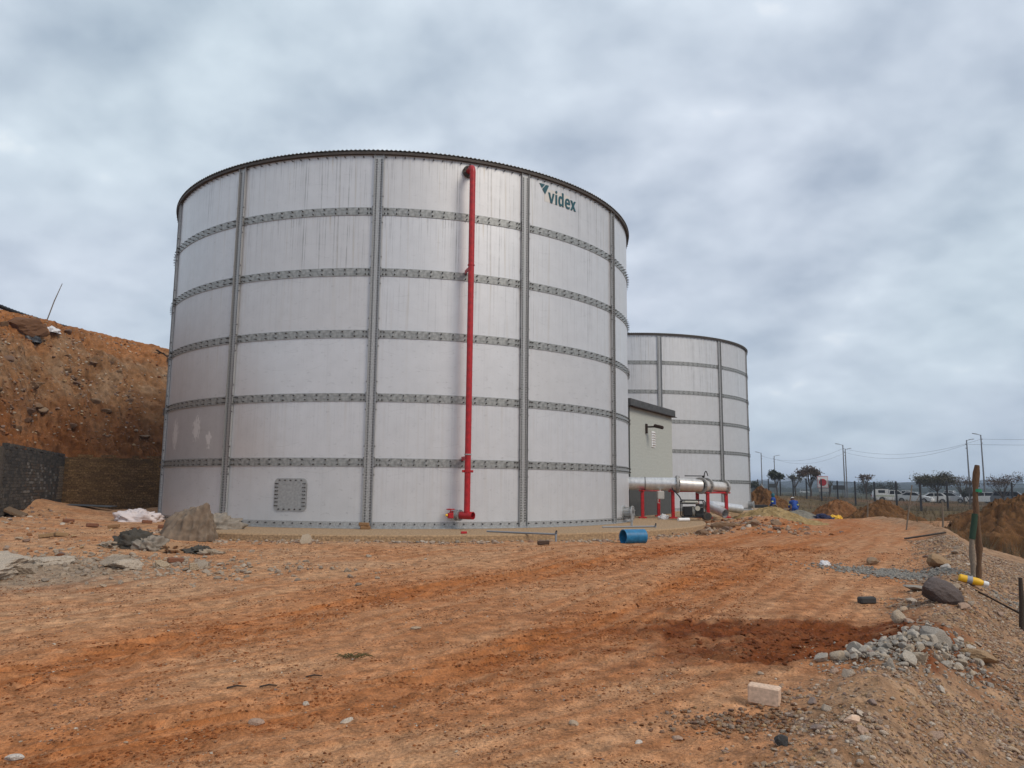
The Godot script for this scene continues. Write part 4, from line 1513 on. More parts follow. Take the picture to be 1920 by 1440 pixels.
func make_header() -> void:
	var t = thing("header_pipe", "thick silver flanged header pipe on red stands beside the pump house", "pipe", Vector3.ZERO)
	var A := Vector3(3.52, 1.66, -24.95)
	var F1 := Vector3(5.36, 1.64, -24.75)
	var V1 := Vector3(6.16, 1.60, -24.98)
	var V2 := Vector3(6.43, 1.59, -25.25)
	var E := Vector3(7.16, 1.555, -25.78)
	var segs := [[A, F1, 0.208], [F1, V1, 0.20], [V1, V2, 0.195], [V2, E, 0.168]]
	for s in segs:
		var g := Geo.new()
		g.tube([s[0], s[1]], s[2], 32, s[0] == V2)
		put("pipe_length", g, M.pipe_silver if s[0] == A else M.pipe_matt, t)
	put("flange", flange(across(F1, (F1 - A).normalized()), 0.285, 0.2), M.pipe_flange, t)
	var d := (V2 - V1).normalized()
	var valve = put("valve", flange(across(V1, d), 0.27, 0.19), M.pipe_flange, t)
	put("flange", flange(across(V2, d), 0.265, 0.18), M.pipe_flange, valve)
	var g := Geo.new()
	var h := (V1 + V2) * 0.5 + Vector3(0, 0.2, 0)
	g.tube([h, h + Vector3(0, 0.12, 0)], 0.04, 10)
	g.tube([h + Vector3(-0.62, 0.12, 0.05), h + Vector3(0.05, 0.12, 0)], 0.018, 6)
	var hp := []
	for k in 9:
		hp.append(h + Vector3(0.02 + 0.13 * k / 8.0, 0.12 + 0.16 * sin(PI * k / 8.0), 0))
	g.tube(hp, 0.016, 6)
	put("lever", g, M.black, valve)
	put("flange", flange(across(E, (E - V2).normalized()), 0.235, 0.16), M.pipe_flange, t)
	g = Geo.new()
	var sp := A.lerp(F1, 0.44)
	g.lathe(across(sp, (F1 - A).normalized()), [Vector2(0.208, -0.012), Vector2(0.216, -0.012), Vector2(0.216, 0.012), Vector2(0.208, 0.012)], 28)
	put("strap", g, M.bolt, t)
	# grey junction box hung below
	g = Geo.new()
	var jb := A.lerp(F1, 0.66) + Vector3(0.05, -0.36, 0.2)
	g.bbox(T(jb, 0.1), Vector3(0.22, 0.26, 0.14), 0.02)
	g.tube([jb + Vector3(-0.09, -0.12, 0.05), jb + Vector3(-0.1, -0.24, 0.06), jb + Vector3(-0.04, -0.25, 0.06)], 0.014, 6)
	g.tube([jb + Vector3(0, 0.12, 0), jb + Vector3(0, 0.2, -0.1)], 0.02, 6)
	solo("junction_box", g, M.box_grey, "small pale grey box hanging under the silver header pipe", "box")
	# red stands: two posts, a cross beam, foot plates
	var frames := [
		["red steel stand under the header pipe nearest the nearer tank", Vector3(4.22, 0, -24.72), Vector3(5.05, 0, -26.35), 1.41],
		["red steel stand behind the portable generator", Vector3(5.2, 0, -24.72), Vector3(6.2, 0, -25.6), 1.40],
		["red steel stand under the end of the header pipe", Vector3(6.43, 0, -25.15), Vector3(7.2, 0, -25.75), 1.36]]
	for f in frames:
		var p: Vector3 = f[1] + Vector3(0, 0.55, 0)
		var q: Vector3 = f[2] + Vector3(0, 0.55, 0)
		var s = thing("pipe_stand", f[0], "pipe stand", p, 0.0, "red pipe stands")
		var up := Vector3(0, f[3] - 0.55, 0)
		for e in [Vector3.ZERO, q - p]:
			g = Geo.new()
			g.bbox(T(e + up * 0.5), Vector3(0.1, up.y, 0.1), 0.008)
			put("post", g, M.red, s)
			g = Geo.new()
			g.bbox(T(e + Vector3(0, 0.02, 0)), Vector3(0.24, 0.05, 0.2), 0.008)
			put("foot_plate", g, M.red, s)
		g = Geo.new()
		var d2 := (q - p).normalized()
		g.bbox(Transform3D(Basis(Vector3.UP, atan2(-d2.z, d2.x)), (q - p) * 0.5 + up + Vector3(0, 0.015, 0)), Vector3((q - p).length() + 0.3, 0.05, 0.14), 0.008)
		put("beam", g, M.red, s)

func make_generator() -> void:
	var o := Vector3(5.56, 0.552, -23.55)
	var t = thing("generator", "portable generator in a black tube frame on small wheels", "generator", o, -0.12)
	var g := Geo.new()
	var fr := 0.016
	for z in [-0.24, 0.24]:
		var loop := []
		for p in [Vector2(-0.33, 0.1), Vector2(-0.35, 0.14), Vector2(-0.35, 0.55), Vector2(-0.32, 0.60), Vector2(0.30, 0.60), Vector2(0.34, 0.55), Vector2(0.34, 0.14), Vector2(0.30, 0.1), Vector2(-0.33, 0.1)]:
			loop.append(Vector3(p.x, p.y, z))
		g.tube(loop, fr, 8)
		g.tube([Vector3(-0.35, 0.5, z), Vector3(0.05, 0.5, z)], fr, 8)
	for p in [Vector2(-0.32, 0.6), Vector2(0.3, 0.6), Vector2(-0.32, 0.1), Vector2(0.3, 0.1), Vector2(0.0, 0.1)]:
		g.tube([Vector3(p.x, p.y, -0.24), Vector3(p.x, p.y, 0.24)], fr, 8)
	put("frame", g, M.black, t)
	g = Geo.new()
	g.bbox(T(Vector3(-0.06, 0.535, 0)), Vector3(0.44, 0.10, 0.38), 0.035)
	put("fuel_tank", g, M.cream, t)
	g = Geo.new()
	g.bbox(T(Vector3(-0.17, 0.27, 0.1)), Vector3(0.27, 0.28, 0.26), 0.02)
	put("control_panel", g, M.black, t)
	g = Geo.new()
	g.tube([Vector3(-0.08, 0.27, 0), Vector3(0.04, 0.27, 0), Vector3(0.06, 0.27, 0)], [0.15, 0.15, 0.12], 16)
	put("alternator", g, M.cream, t)
	g = Geo.new()
	g.bbox(T(Vector3(0.18, 0.25, 0.0)), Vector3(0.24, 0.26, 0.3), 0.02)
	for k in 6:
		g.box(T(Vector3(0.18, 0.26 + 0.03 * k, 0.06)), Vector3(0.27, 0.01, 0.26))
	g.bbox(T(Vector3(0.2, 0.44, -0.02), 0, 0, 0.1), Vector3(0.2, 0.1, 0.2), 0.02)
	put("engine", g, M.engine, t)
	g = Geo.new()
	g.tube([Vector3(0.12, 0.36, 0.17), Vector3(0.12, 0.36, 0.20)], 0.075, 14)
	put("air_filter", g, M.cream, t)
	for z in [-0.27, 0.27]:
		g = Geo.new()
		var x := Transform3D(Basis(Vector3.RIGHT, PI / 2), Vector3(0.40, 0.125, z))
		g.lathe(x, [Vector2(0.07, -0.035), Vector2(0.11, -0.035), Vector2(0.125, -0.02), Vector2(0.125, 0.02), Vector2(0.11, 0.035), Vector2(0.07, 0.035)], 20)
		var wh = put("wheel", g, M.rubber, t)
		g = Geo.new()
		g.lathe(x, [Vector2(0.0, -0.02), Vector2(0.07, -0.02), Vector2(0.07, 0.025), Vector2(0.0, 0.03)], 16)
		put("rim", g, M.engine, wh)
	g = Geo.new()
	g.tube([Vector3(0.40, 0.125, -0.27), Vector3(0.40, 0.125, 0.27)], 0.012, 6)
	put("axle", g, M.black, t)
	for z in [-0.2, 0.2]:
		g = Geo.new()
		g.tube([Vector3(-0.28, 0.1, z), Vector3(-0.28, 0.0, z)], 0.025, 8)
		put("foot", g, M.rubber, t)
	# hose that climbs to the pipe
	g = Geo.new()
	var p := []
	for k in 12:
		var s := k / 11.0
		p.append(Vector3(5.25 + 0.04 * sin(s * 5.0) - 0.1 * s, 1.1 + 0.42 * s, -23.75 - 0.65 * s))
	g.tube(p, 0.02, 8)
	solo("hose", g, M.black, "short black hose rising from the generator to the header pipe", "hose")

func make_pipes() -> void:
	# bent spare pipe: one leg towards us, one lying back
	var g := Geo.new()
	var pts := []
	var a := Vector3(7.05, 0.70, -25.35)
	var b := Vector3(6.55, 0.98, -26.15)
	var c := Vector3(8.1, 0.80, -27.2)
	for k in 5: pts.append(a.lerp(b, k / 4.0 * 0.75))
	for k in 9:
		var s := (k + 1) / 10.0
		var p0 := a.lerp(b, 0.75)
		var p2 := b.lerp(c, 0.28)
		pts.append(p0.lerp(b, s).lerp(b.lerp(p2, s), s))
	for k in 5: pts.append(b.lerp(c, 0.28 + 0.72 * k / 4.0))
	g.tube(pts, 0.15, 24, false)
	var inn := []
	for k in 4: inn.append(pts[k])
	g.tube(inn, 0.14, 24, false)
	solo("bent_pipe", g, M.pipe_silver, "loose silver pipe bent like an elbow, lying on the soil heap", "pipe")
	# blue plastic pipe
	g = Geo.new()
	g.lathe(Transform3D(Basis(Vector3(0, 0, 1), -PI / 2), Vector3.ZERO), [Vector2(0.135, -0.25), Vector2(0.15, -0.25), Vector2(0.15, 0.25), Vector2(0.135, 0.25), Vector2(0.135, -0.25)], 40)
	var bp := ground_at(2.50, -15.95)
	solo("blue_pipe", g, M.blue_pipe, "short length of wide blue plastic pipe against the slab", "pipe", T(bp + Vector3(0.02, 0.135, 0.06), 0.42))
	# conduit with an upright end along the slab edge
	for q in [[Vector3(-0.5, 0.565, -16.4), Vector3(0.9, 0.575, -15.42), "thin grey conduit running to the slab edge before the red pipe"], [Vector3(2.2, 0.565, -18.6), Vector3(3.55, 0.575, -19.0), "thin grey conduit running to the slab edge behind the blue pipe"]]:
		g = Geo.new()
		var e: Vector3 = q[1]
		var s: Vector3 = q[0]
		g.tube([s, s.lerp(e, 0.5), e, e + Vector3(0.02, -0.01, 0.02)], 0.02, 8)
		g.tube([e + Vector3(0, -0.012, 0), e + Vector3(0.01, 0.06, 0.03), e + Vector3(0.0, -0.0, 0.05), e + Vector3(0, -0.14, 0.06)], 0.022, 8)
		solo("conduit", g, M.conduit, q[2], "conduit")
	g = Geo.new()
	g.tube([Vector3(0, 0, 0), Vector3(0.01, 0.3, 0)], 0.03, 10)
	solo("pipe_stub", g, M.galv_cover, "upright grey pipe stub on the slab above the blue pipe", "pipe", T(Vector3(3.05, 0.55, -19.5)))
	# bits left on the slab
	g = Geo.new()
	g.tube([Vector3(4.9, 0.60, -22.6), Vector3(5.25, 0.60, -22.75)], 0.05, 12)
	solo("pipe_offcut", g, M.white, "short white pipe offcut lying on the slab before the stands", "pipe")
	solo("white_scrap", crumple(831, Vector3(0.16, 0.13, 0.12), 0.4, 20), M.bag_white, "white crumpled scrap at the foot of the pump house", "scrap", T(Vector3(4.75, 0.56, -24.0)))
	g = Geo.new()
	g.bbox(T(Vector3.ZERO, 0.3), Vector3(0.12, 0.045, 0.06), 0.005)
	solo("red_offcut", g, M.red, "small red steel offcut on the slab below the red pipe", "offcut", T(Vector3(-0.95, 0.574, -15.75)))

# ------------------------------------------------------------------ things lying about
func brick_shape(seed_: int, s := Vector3(0.222, 0.073, 0.106), chip := 0.012) -> Geo:
	var g := Geo.new()
	g.bbox(Transform3D.IDENTITY, s, chip)
	var f := noise(seed_, 14.0, 2)
	for k in g.v.size():
		g.v[k] += Vector3(1, 1, 1) * 0.0
		var p := g.v[k]
		g.v[k] = p * (1.0 + 0.05 * f.get_noise_3dv(p * 3.0))
	return g

func make_yard() -> void:
	rng.seed = 31
	# two bricks at the foot of a column
	for q in [[0.0, 0.037, 0.15, "yellow brown brick on the slab at the foot of the column, the lower of two"], [-0.03, 0.108, -0.1, "yellow brown brick lying on another brick at the foot of the column"]]:
		solo("brick", brick_shape(100 + int(q[1] * 100)), M.brick_loose[2], q[3], "brick", T(Vector3(-3.19 + q[0], 0.55 + q[1], -17.0), q[2]), "loose bricks")
	# cement sacks and sheeting before the tank
	solo("tarpaulin", sheet_over(841), M.tarp_big, "big beige sheet draped over something tall at the corner of the slab", "tarpaulin", T(ground_at(-6.1, -14.95), 0.4))
	solo("sack", crumple(842, Vector3(0.62, 0.33, 0.4), 0.3), M.tarp_grey, "grey and beige sack slumped behind the draped sheet", "sack", T(Vector3(-6.35, 0.5, -16.6), 0.3))
	solo("plastic_sack", crumple(843, Vector3(0.5, 0.27, 0.34), 0.35), M.bag_pink, "pale pinkish white plastic sack on the ground near the wall", "sack", T(ground_at(-9.1, -18.9), 0.1))
	# heap of rags and torn bags
	var h := ground_at(-6.45, -13.3)
	var parts := [[Vector3(0, 0, 0), Vector3(0.38, 0.24, 0.26), M.rag_dark, "dark heap of torn sacking on the ground before the draped sheet", 851], [Vector3(0.36, 0, 0.1), Vector3(0.25, 0.2, 0.2), M.tarp_grey, "crumpled grey torn bag in the rag heap", 852], [Vector3(0.75, 0, 0.02), Vector3(0.36, 0.12, 0.2), M.rag_orange, "orange brown rag lying beside the rag heap", 853], [Vector3(1.15, 0, 0.1), Vector3(0.3, 0.1, 0.2), M.rag_dark, "dark flat rag nearest the draped sheet", 854], [Vector3(1.4, 0, 0.25), Vector3(0.24, 0.08, 0.16), M.tarp, "beige torn paper bag at the end of the rag heap", 855], [Vector3(-0.35, 0, 0.14), Vector3(0.22, 0.08, 0.14), M.tarp, "beige torn bag scrap at the start of the rag heap", 856]]
	for p in parts:
		var at: Vector3 = h + p[0]
		solo("rag", crumple(p[4], p[1], 0.55, 36), p[2], p[3], "rag", T(ground_at(at.x, at.z, -0.02), p[0].x * 2.0), "rag heap")
	# broken concrete
	var lumps := [[-6.75, -10.15, 0.72, 0.17, 2, "largest broken concrete slab piece"], [-6.35, -10.75, 0.34, 0.09, 2, "flat grey concrete piece behind the largest"], [-5.5, -10.9, 0.3, 0.17, 1, "knobbly broken concrete lump in the middle of the row"], [-5.25, -10.75, 0.26, 0.10, 2, "pale broken concrete lump beside the knobbly one"], [-5.75, -11.35, 0.2, 0.13, 0, "small upright concrete lump behind the row"], [-4.98, -11.15, 0.13, 0.1, 3, "small round concrete lump"], [-4.55, -11.4, 0.19, 0.09, 1, "grey concrete lump at the end of the row"], [-4.5, -11.1, 0.12, 0.07, 3, "small tan concrete lump at the end of the row"], [-6.25, -10.1, 0.16, 0.1, 1, "small tan lump leaning on the largest concrete piece"]]
	var k := 0
	for l in lumps:
		solo("concrete_lump", rock(860 + k, 3, 9, 0.10, Vector3.ONE, 0.42), M.lump[l[4]], l[5] + " by the dirt road", "concrete", Transform3D(Basis.from_euler(Vector3(0.1, k * 1.3, 0.05)).scaled_local(Vector3(l[2], l[3], l[2] * 0.75)), ground_at(l[0], l[1], l[3] * 0.35)), "broken concrete by the road")
		k += 1
	var o := ground_at(-4.97, -11.5)
	solo("stone_white", rock(877, 1, 8), M.rock_white, "small white stone behind the broken concrete row", "stone", Transform3D(Basis().scaled(Vector3(0.09, 0.05, 0.06)), ground_at(-5.05, -11.8, 0.02)))
	# loose bricks in the yard
	var spots := [[-8.35, -13.95, 0.3, 0, "yellow loose brick, front one of a pair in the yard"], [-8.2, -14.15, 0.9, 0, "yellow loose brick leaning behind another in the yard"], [-10.0, -17.5, 0.2, 1, "reddish loose brick beside the spoil by the wall"], [-8.75, -16.2, 0.2, 1, "red brown loose brick in the yard, left one of three in a row"], [-8.2, -16.0, 0.1, 2, "ochre loose brick in the yard, middle one of three in a row"], [-7.3, -16.3, 0.05, 1, "red loose brick in the yard, right one of three in a row"], [-8.6, -18.3, 0.4, 1, "dark red loose brick standing before the pale plastic sack"], [-5.05, -11.75, 0.6, 1, "red loose brick behind the broken concrete row"], [0.62, -14.62, 0.1, 3, "dark brown loose brick at the foot of the slab"], [-11.2, -16.2, 1.0, 1, "red loose brick lying by the tilted board"]]
	for s in spots:
		solo("brick", brick_shape(int(absf(s[0]) * 90)), M.brick_loose[s[3]], s[4], "brick", T(ground_at(s[0], s[1], 0.045), s[2], rng.randf_range(-0.1, 0.1), rng.randf_range(-0.15, 0.15)), "loose bricks")
	# tilted shuttering board on the spoil
	var g := Geo.new()
	g.bbox(Transform3D.IDENTITY, Vector3(2.3, 0.06, 0.5), 0.006)
	solo("board", g, M.wood_brown, "thick tilted wooden board propped on the spoil near the wall", "board", T(ground_at(-12.9, -18.6, 0.42), 0.35, 0.1, -0.42))
	g = Geo.new()
	g.bbox(T(Vector3.ZERO, 0.2), Vector3(1.5, 0.02, 0.5), 0.005)
	solo("roof_sheet", g, M.fascia, "flat grey sheet lying at the foot of the retaining wall", "sheet", T(ground_at(-12.6, -23.0, 0.06), -0.15, 0.03, -0.04))
	# rocks near the slab
	solo("stone", rock(881, 1, 7), M.rock_grey[3], "pale pointed stone leaning at the foot of the slab", "stone", Transform3D(Basis.from_euler(Vector3(0, 0.4, 0.1)).scaled_local(Vector3(0.13, 0.17, 0.1)), ground_at(-3.85, -14.55, 0.05)))
	var rs := [[5.75, -20.9, 0.36, 0.12], [6.7, -21.3, 0.3, 0.15], [5.6, -20.1, 0.2, 0.1], [4.6, -18.4, 0.22, 0.11], [7.6, -22.2, 0.24, 0.12], [7.2, -20.9, 0.18, 0.08], [5.1, -19.1, 0.16, 0.07]]
	k = 0
	for r in rs:
		solo("rubble_block", rock(885 + k, 2, 8, 0.08), M.rocks[k % 3], ["long flat brown block on the soil heap right of the slab", "squarish brown block on the soil heap", "brown block before the slab end", "pink brown block beside the blue pipe", "brown block high on the soil heap", "small flat block before the soil heap", "small pinkish block near the slab corner"][k], "block", Transform3D(Basis.from_euler(Vector3(0, k * 0.9, 0)).scaled_local(Vector3(r[2], r[3], r[2] * 0.6)), ground_at(r[0], r[1], r[3] * 0.3)), "rubble on the soil heap")
		k += 1

# a stiff sheet over a pile: flat facets meeting in creases, folds that widen to the hem
func sheet_over(seed_: int) -> Geo:
	var r := RandomNumberGenerator.new()
	r.seed = seed_
	var planes := []
	for k in 13:
		var d := Vector3(r.randfn(), 0.75 * absf(r.randfn()), r.randfn()).normalized()
		planes.append([d, r.randf_range(0.62, 0.95)])
	var f := noise(seed_, 1.0, 2, true)
	var g := Geo.new()
	var res := 96
	var rows := 44
	var pos := []
	for j in rows + 1:
		var el := PI / 2 * (1.0 - float(j) / rows)
		for k in res:
			var az := TAU * k / res
			var d := Vector3(cos(el) * sin(az), sin(el), cos(el) * cos(az))
			var l := 1.1
			for q in planes:
				var w: float = d.dot(q[0])
				if w > 0.001: l = minf(l, q[1] / w)
			var low := pow(1.0 - sin(el), 1.5)
			l *= 1.0 + 0.10 * (f.get_noise_3dv(d * 1.6) - 0.4) + 0.22 * low * (f.get_noise_2d(1.7 * sin(az), 1.7 * cos(az)) - 0.25) + 0.12 * low
			var p := d * l * Vector3(0.46, 0.74, 0.42) + Vector3(0.07, 0, 0) * sin(el)
			if j == rows: p.y = -0.05
			pos.append(p)
	for j in rows + 1:
		for k in res:
			var du: Vector3 = pos[j * res + (k + 1) % res] - pos[j * res + (k + res - 1) % res]
			var dv: Vector3 = pos[mini(j + 1, rows) * res + k] - pos[maxi(j - 1, 0) * res + k]
			var nn := du.cross(dv).normalized() if j > 0 else Vector3.UP
			if nn.dot(pos[j * res + k]) < 0.0: nn = -nn
			g.vert(pos[j * res + k], nn)
	for j in rows:
		for k in res:
			g.quad(j * res + k, j * res + (k + 1) % res, (j + 1) * res + (k + 1) % res, (j + 1) * res + k)
	return g

func make_shoulder() -> void:
	rng.seed = 41
	# pale brick in the foreground
	solo("pale_brick", brick_shape(201, Vector3(0.20, 0.115, 0.10), 0.007), M.brick_pale, "pale cream brick lying alone on the dirt road in the foreground", "brick", T(ground_at(1.70, -5.30, 0.055), -0.45, 0.03, -0.06))
	solo("half_brick", rock(202, 1, 7), M.brick_pale, "small whitish brick bat on the gravel edge in the foreground", "brick", Transform3D(Basis.from_euler(Vector3(0, 0.3, 0.1)).scaled_local(Vector3(0.062, 0.036, 0.045)), ground_at(2.02, -4.70, 0.018)))
	solo("dark_stone", rock(203, 2, 8), M.rock_dark, "dark grey stone at the bottom edge of the picture", "stone", Transform3D(Basis().scaled(Vector3(0.045, 0.045, 0.04)), ground_at(1.49, -4.37, 0.02)))
	solo("white_stone", rock(204, 2, 8), M.rock_white, "flat white stone on the road in the lower left corner", "stone", Transform3D(Basis().scaled(Vector3(0.055, 0.022, 0.03)), ground_at(-2.66, -4.34, 0.01)))
	# heap of crushed stone: the big pieces one by one
	var big := [[2.50, -6.32, 0.062], [2.62, -6.30, 0.085], [2.82, -6.42, 0.088], [2.70, -6.15, 0.07], [2.95, -6.50, 0.08], [2.98, -5.92, 0.085], [2.78, -5.80, 0.06], [3.62, -6.72, 0.15], [3.45, -6.45, 0.085], [3.12, -5.98, 0.08]]
	var k := 0
	for b in big:
		solo("rubble_stone", boulder_shapes[k % 6], M.rock_grey[[0, 3, 0, 2, 2, 0, 1, 1, 0, 3][k]], ["roundish grey stone at the tip of the crushed stone heap", "tan grey stone second from the tip of the heap", "largest pale stone at the back of the heap's tip", "grey stone in front of the heap's tip", "pale angular stone at the back of the crushed stone heap", "angular grey stone at the front edge of the heap", "small dark stone at the front edge of the heap", "big blue grey stone at the top of the crushed stone heap", "grey stone just below the big blue grey one", "ochre grey stone at the front of the crushed stone heap"][k], "stone", Transform3D(Basis.from_euler(Vector3(rng.randf(), k * 2.1, rng.randf())).scaled_local(Vector3(1.1, 0.85, 0.9) * b[2]), ground_at(b[0], b[1], b[2] * 0.4)), "big stones of the crushed stone heap")
		k += 1
	for q in 230:
		var s := rng.randf()
		var x := lerpf(2.72, 3.85, s) + rng.randfn() * 0.12
		var z := lerpf(-6.12, -6.72, s) + rng.randfn() * 0.22
		var sz := rng.randf_range(0.016, 0.042)
		var up := 0.05 * exp(-pow((z - lerpf(-6.15, -6.65, s)) / 0.2, 2.0))
		solo("crushed_stone", boulder_shapes[rng.randi() % 6], M.rock_grey[rng.randi() % 4], "angular grey stone among many in the crushed stone heap", "stone", Transform3D(Basis.from_euler(Vector3(rng.randf() * TAU, rng.randf() * TAU, 0)).scaled_local(Vector3(1.2, 0.8, 0.9) * sz), ground_at(x, z, sz * 0.3 + up * rng.randf())), "stones of the crushed stone heap")
	var chips := []
	for q in 1500:
		var s := rng.randf()
		var x := lerpf(2.6, 3.9, s) + rng.randfn() * 0.16
		var z := lerpf(-6.05, -6.72, s) + rng.randfn() * 0.24
		var sz := rng.randf_range(0.006, 0.02)
		chips.append([ground_at(x, z, sz * 0.3), sz, tint(GREY[rng.randi() % 5], 0.2), 1.0])
	for q in 2200:
		var x := 5.75 + rng.randfn() * 0.42
		var z := -11.2 - (x - 5.75) * -0.9 + rng.randfn() * 0.28
		var sz := rng.randf_range(0.012, 0.032)
		chips.append([ground_at(x, z, sz * 0.3), sz, tint(GREY[rng.randi() % 5], 0.25).lerp(Color(0.27, 0.28, 0.27), 0.5), 1.0])
	for q in 900:      # small brown heap of broken soil near the pale brick
		var x := 1.42 + rng.randfn() * 0.24
		var z := -4.98 + rng.randfn() * 0.12
		var sz := 0.006 + 0.02 * pow(rng.randf(), 3.0)
		chips.append([ground_at(x, z, sz * 0.3), sz, tint((SOIL + STONE)[rng.randi() % 12], 0.2).lerp(Color(0.25, 0.12, 0.055), 0.5), 0.8])
	scatter("stone_chips", "grey chippings strewn around the stone heap and across the shoulder", "chippings", chips)
	# boulder
	solo("boulder", rock(211, 3, 8, 0.035, Vector3.ONE, 0.42), M.rock_purple, "dark purplish boulder resting on the stony shoulder", "boulder", Transform3D(Basis.from_euler(Vector3(0.15, 0.6, -0.25)).scaled_local(Vector3(0.32, 0.17, 0.24)), ground_at(4.60, -8.42, 0.07)))
	solo("flat_stone", rock(212, 2, 7), M.rock_tan, "long flat tan stone beside the crushed stone heap", "stone", Transform3D(Basis.from_euler(Vector3(0.05, 0.35, -0.2)).scaled_local(Vector3(0.22, 0.06, 0.12)), ground_at(4.02, -6.75, 0.05)))
	solo("cream_stone", rock(213, 2, 9), M.rock_grey[3], "cream stone at the rim of the dark scoop", "stone", Transform3D(Basis().scaled(Vector3(0.08, 0.085, 0.07)), ground_at(3.78, -7.62, 0.05)))
	solo("white_lump", rock(214, 2, 9), M.rock_white, "white lump of stone at the foot of the timber posts", "stone", Transform3D(Basis().scaled(Vector3(0.07, 0.07, 0.06)), ground_at(6.15, -11.0, 0.04)))
	solo("blue_grey_slab", rock(215, 1, 7), M.rock_grey[1], "flat grey slab of stone behind the boulder", "stone", Transform3D(Basis.from_euler(Vector3(0, 0.2, -0.1)).scaled_local(Vector3(0.2, 0.05, 0.12)), ground_at(4.95, -9.55, 0.04)))
	solo("tan_stone", rock(216, 1, 6), M.rock_tan, "yellow brown wedge-shaped stone on the shoulder before the posts", "stone", Transform3D(Basis.from_euler(Vector3(0.1, 0.3, -0.35)).scaled_local(Vector3(0.24, 0.12, 0.14)), ground_at(6.35, -11.55, 0.07)))
	solo("clay_piece", rock(217, 1, 8), M.rocks[1], "round brown clay piece by the grey gravel streak", "clay piece", Transform3D(Basis.from_euler(Vector3(0, 0.8, 0.2)).scaled_local(Vector3(0.15, 0.08, 0.09)), ground_at(5.75, -12.35, 0.05)))
	var g := Geo.new()
	g.bbox(Transform3D.IDENTITY, Vector3(0.19, 0.075, 0.1), 0.014)
	solo("paver", g, M.rock_dark, "dark grey paving brick on the road above the scoop", "paver", T(ground_at(4.10, -9.0, 0.035), 0.1, 0, 0.02))
	# big loose stones of the shoulder, each on its own
	for q in 90:
		var z := -4.2 - 9.0 * pow(rng.randf(), 1.4)
		var e := rng.randf_range(-0.5, 2.0)
		var x := along(z, CREST) + e
		var sz := rng.randf_range(0.028, 0.06) * (1.0 + 0.04 * (-z - 4.0))
		solo("shoulder_stone", boulder_shapes[rng.randi() % 6], M.stones_warm[rng.randi() % M.stones_warm.size()], "fist-sized stone among the gravel of the road shoulder", "stone", Transform3D(Basis.from_euler(Vector3(rng.randf_range(-0.4, 0.4), rng.randf() * TAU, rng.randf_range(-0.4, 0.4))).scaled_local(Vector3(1.3, 0.6, 0.9) * sz), ground_at(x, z, sz * 0.25)), "bigger stones of the road shoulder")
	# timber posts: two weathered poles side by side
	var f := ground_at(6.28, -10.55)
	var t = thing("timber_post", "pair of rough timber poles strapped together on the shoulder", "post", f)
	g = Geo.new()
	var p := []
	var rad := []
	for q in 16:
		var s := q / 15.0
		p.append(Vector3(0.03 + 0.03 * sin(s * 6.0) + 0.16 * s, -0.15 + 1.68 * s, -0.02 - 0.04 * s))
		rad.append((0.037 + 0.006 * sin(s * 23.0) + 0.004 * sin(s * 61.0)) * (1.08 if s > 0.92 else 1.0))
	g.tube(p, rad, 12)
	put("tall_pole", g, M.timber, t)
	g = Geo.new()
	p = []
	rad = []
	for q in 10:
		var s := q / 9.0
		p.append(Vector3(-0.08 + 0.10 * s + 0.015 * sin(s * 8.0), -0.15 + 1.02 * s, 0.05))
		rad.append(0.034 + 0.005 * sin(s * 17.0))
	g.tube(p, rad, 10)
	var short = put("short_pole", g, M.timber_grey, t)
	g = Geo.new()
	g.tube([p[6], p[7], p[8], p[9]], [0.039, 0.0405, 0.040, 0.038], 10)
	put("green_paint", g, M.green_paint, short)
	g = Geo.new()
	g.tube([Vector3(0.155, 1.16, -0.05), Vector3(0.16, 1.20, -0.05)], 0.052, 12)
	put("green_tape", g, M.green_tape, t)
	# leaning sticks
	for q in [[ground_at(5.79, -8.93), Vector3(0.05, 0.56, 0.0), 0.03, "dark post at the right edge of the picture on the slope"], [ground_at(11.0, -21.6), Vector3(0.28, 1.25, 0), 0.022, "thin forked pale stake beyond the end of the shoulder"], [ground_at(12.6, -22.6), Vector3(0.06, 0.95, 0), 0.03, "short pale stake beyond the end of the shoulder"], [ground_at(15.2, -33.0), Vector3(0.1, 0.9, 0), 0.035, "pale stake leaning by the nearest fence post"]]:
		g = Geo.new()
		g.tube([q[0] - Vector3(0, 0.25, 0), q[0] + q[1] * 0.5 + Vector3(0.02, 0, 0), q[0] + q[1]], [q[2], q[2] * 0.9, q[2] * 0.7], 8)
		if q[2] < 0.025:
			g.tube([q[0] + q[1] * 0.45, q[0] + q[1] * 0.62 + Vector3(0.22, 0.05, 0), q[0] + q[1] * 0.75 + Vector3(0.3, 0.1, 0)], [0.012, 0.01, 0.005], 6)
		solo("stake", g, M.wood_dark if q[2] == 0.03 and q[0].x < 8.0 else M.wood_grey, q[3], "stake")
	# yellow bottle with a white cap
	var bt = thing("bottle", "yellow plastic bottle with white cap lying by the timber posts", "bottle", ground_at(5.86, -9.9, 0.05))
	bt.rotation = Vector3(0.0, -0.35, -0.22)
	var x := Transform3D(Basis(Vector3(0, 0, 1), -PI / 2), Vector3.ZERO)
	g = Geo.new()
	g.lathe(x, [Vector2(0.0, -0.15), Vector2(0.04, -0.15), Vector2(0.048, -0.135), Vector2(0.048, 0.06), Vector2(0.044, 0.09), Vector2(0.028, 0.125), Vector2(0.024, 0.13)], 20, true)
	put("body", g, M.yellow, bt)
	g = Geo.new()
	g.lathe(x, [Vector2(0.0493, -0.06), Vector2(0.0493, 0.0)], 20)
	put("label_band", g, M.label_grey, bt)
	g = Geo.new()
	g.lathe(x, [Vector2(0.0, 0.125), Vector2(0.033, 0.125), Vector2(0.033, 0.178), Vector2(0.028, 0.184), Vector2(0.0, 0.184)], 20)
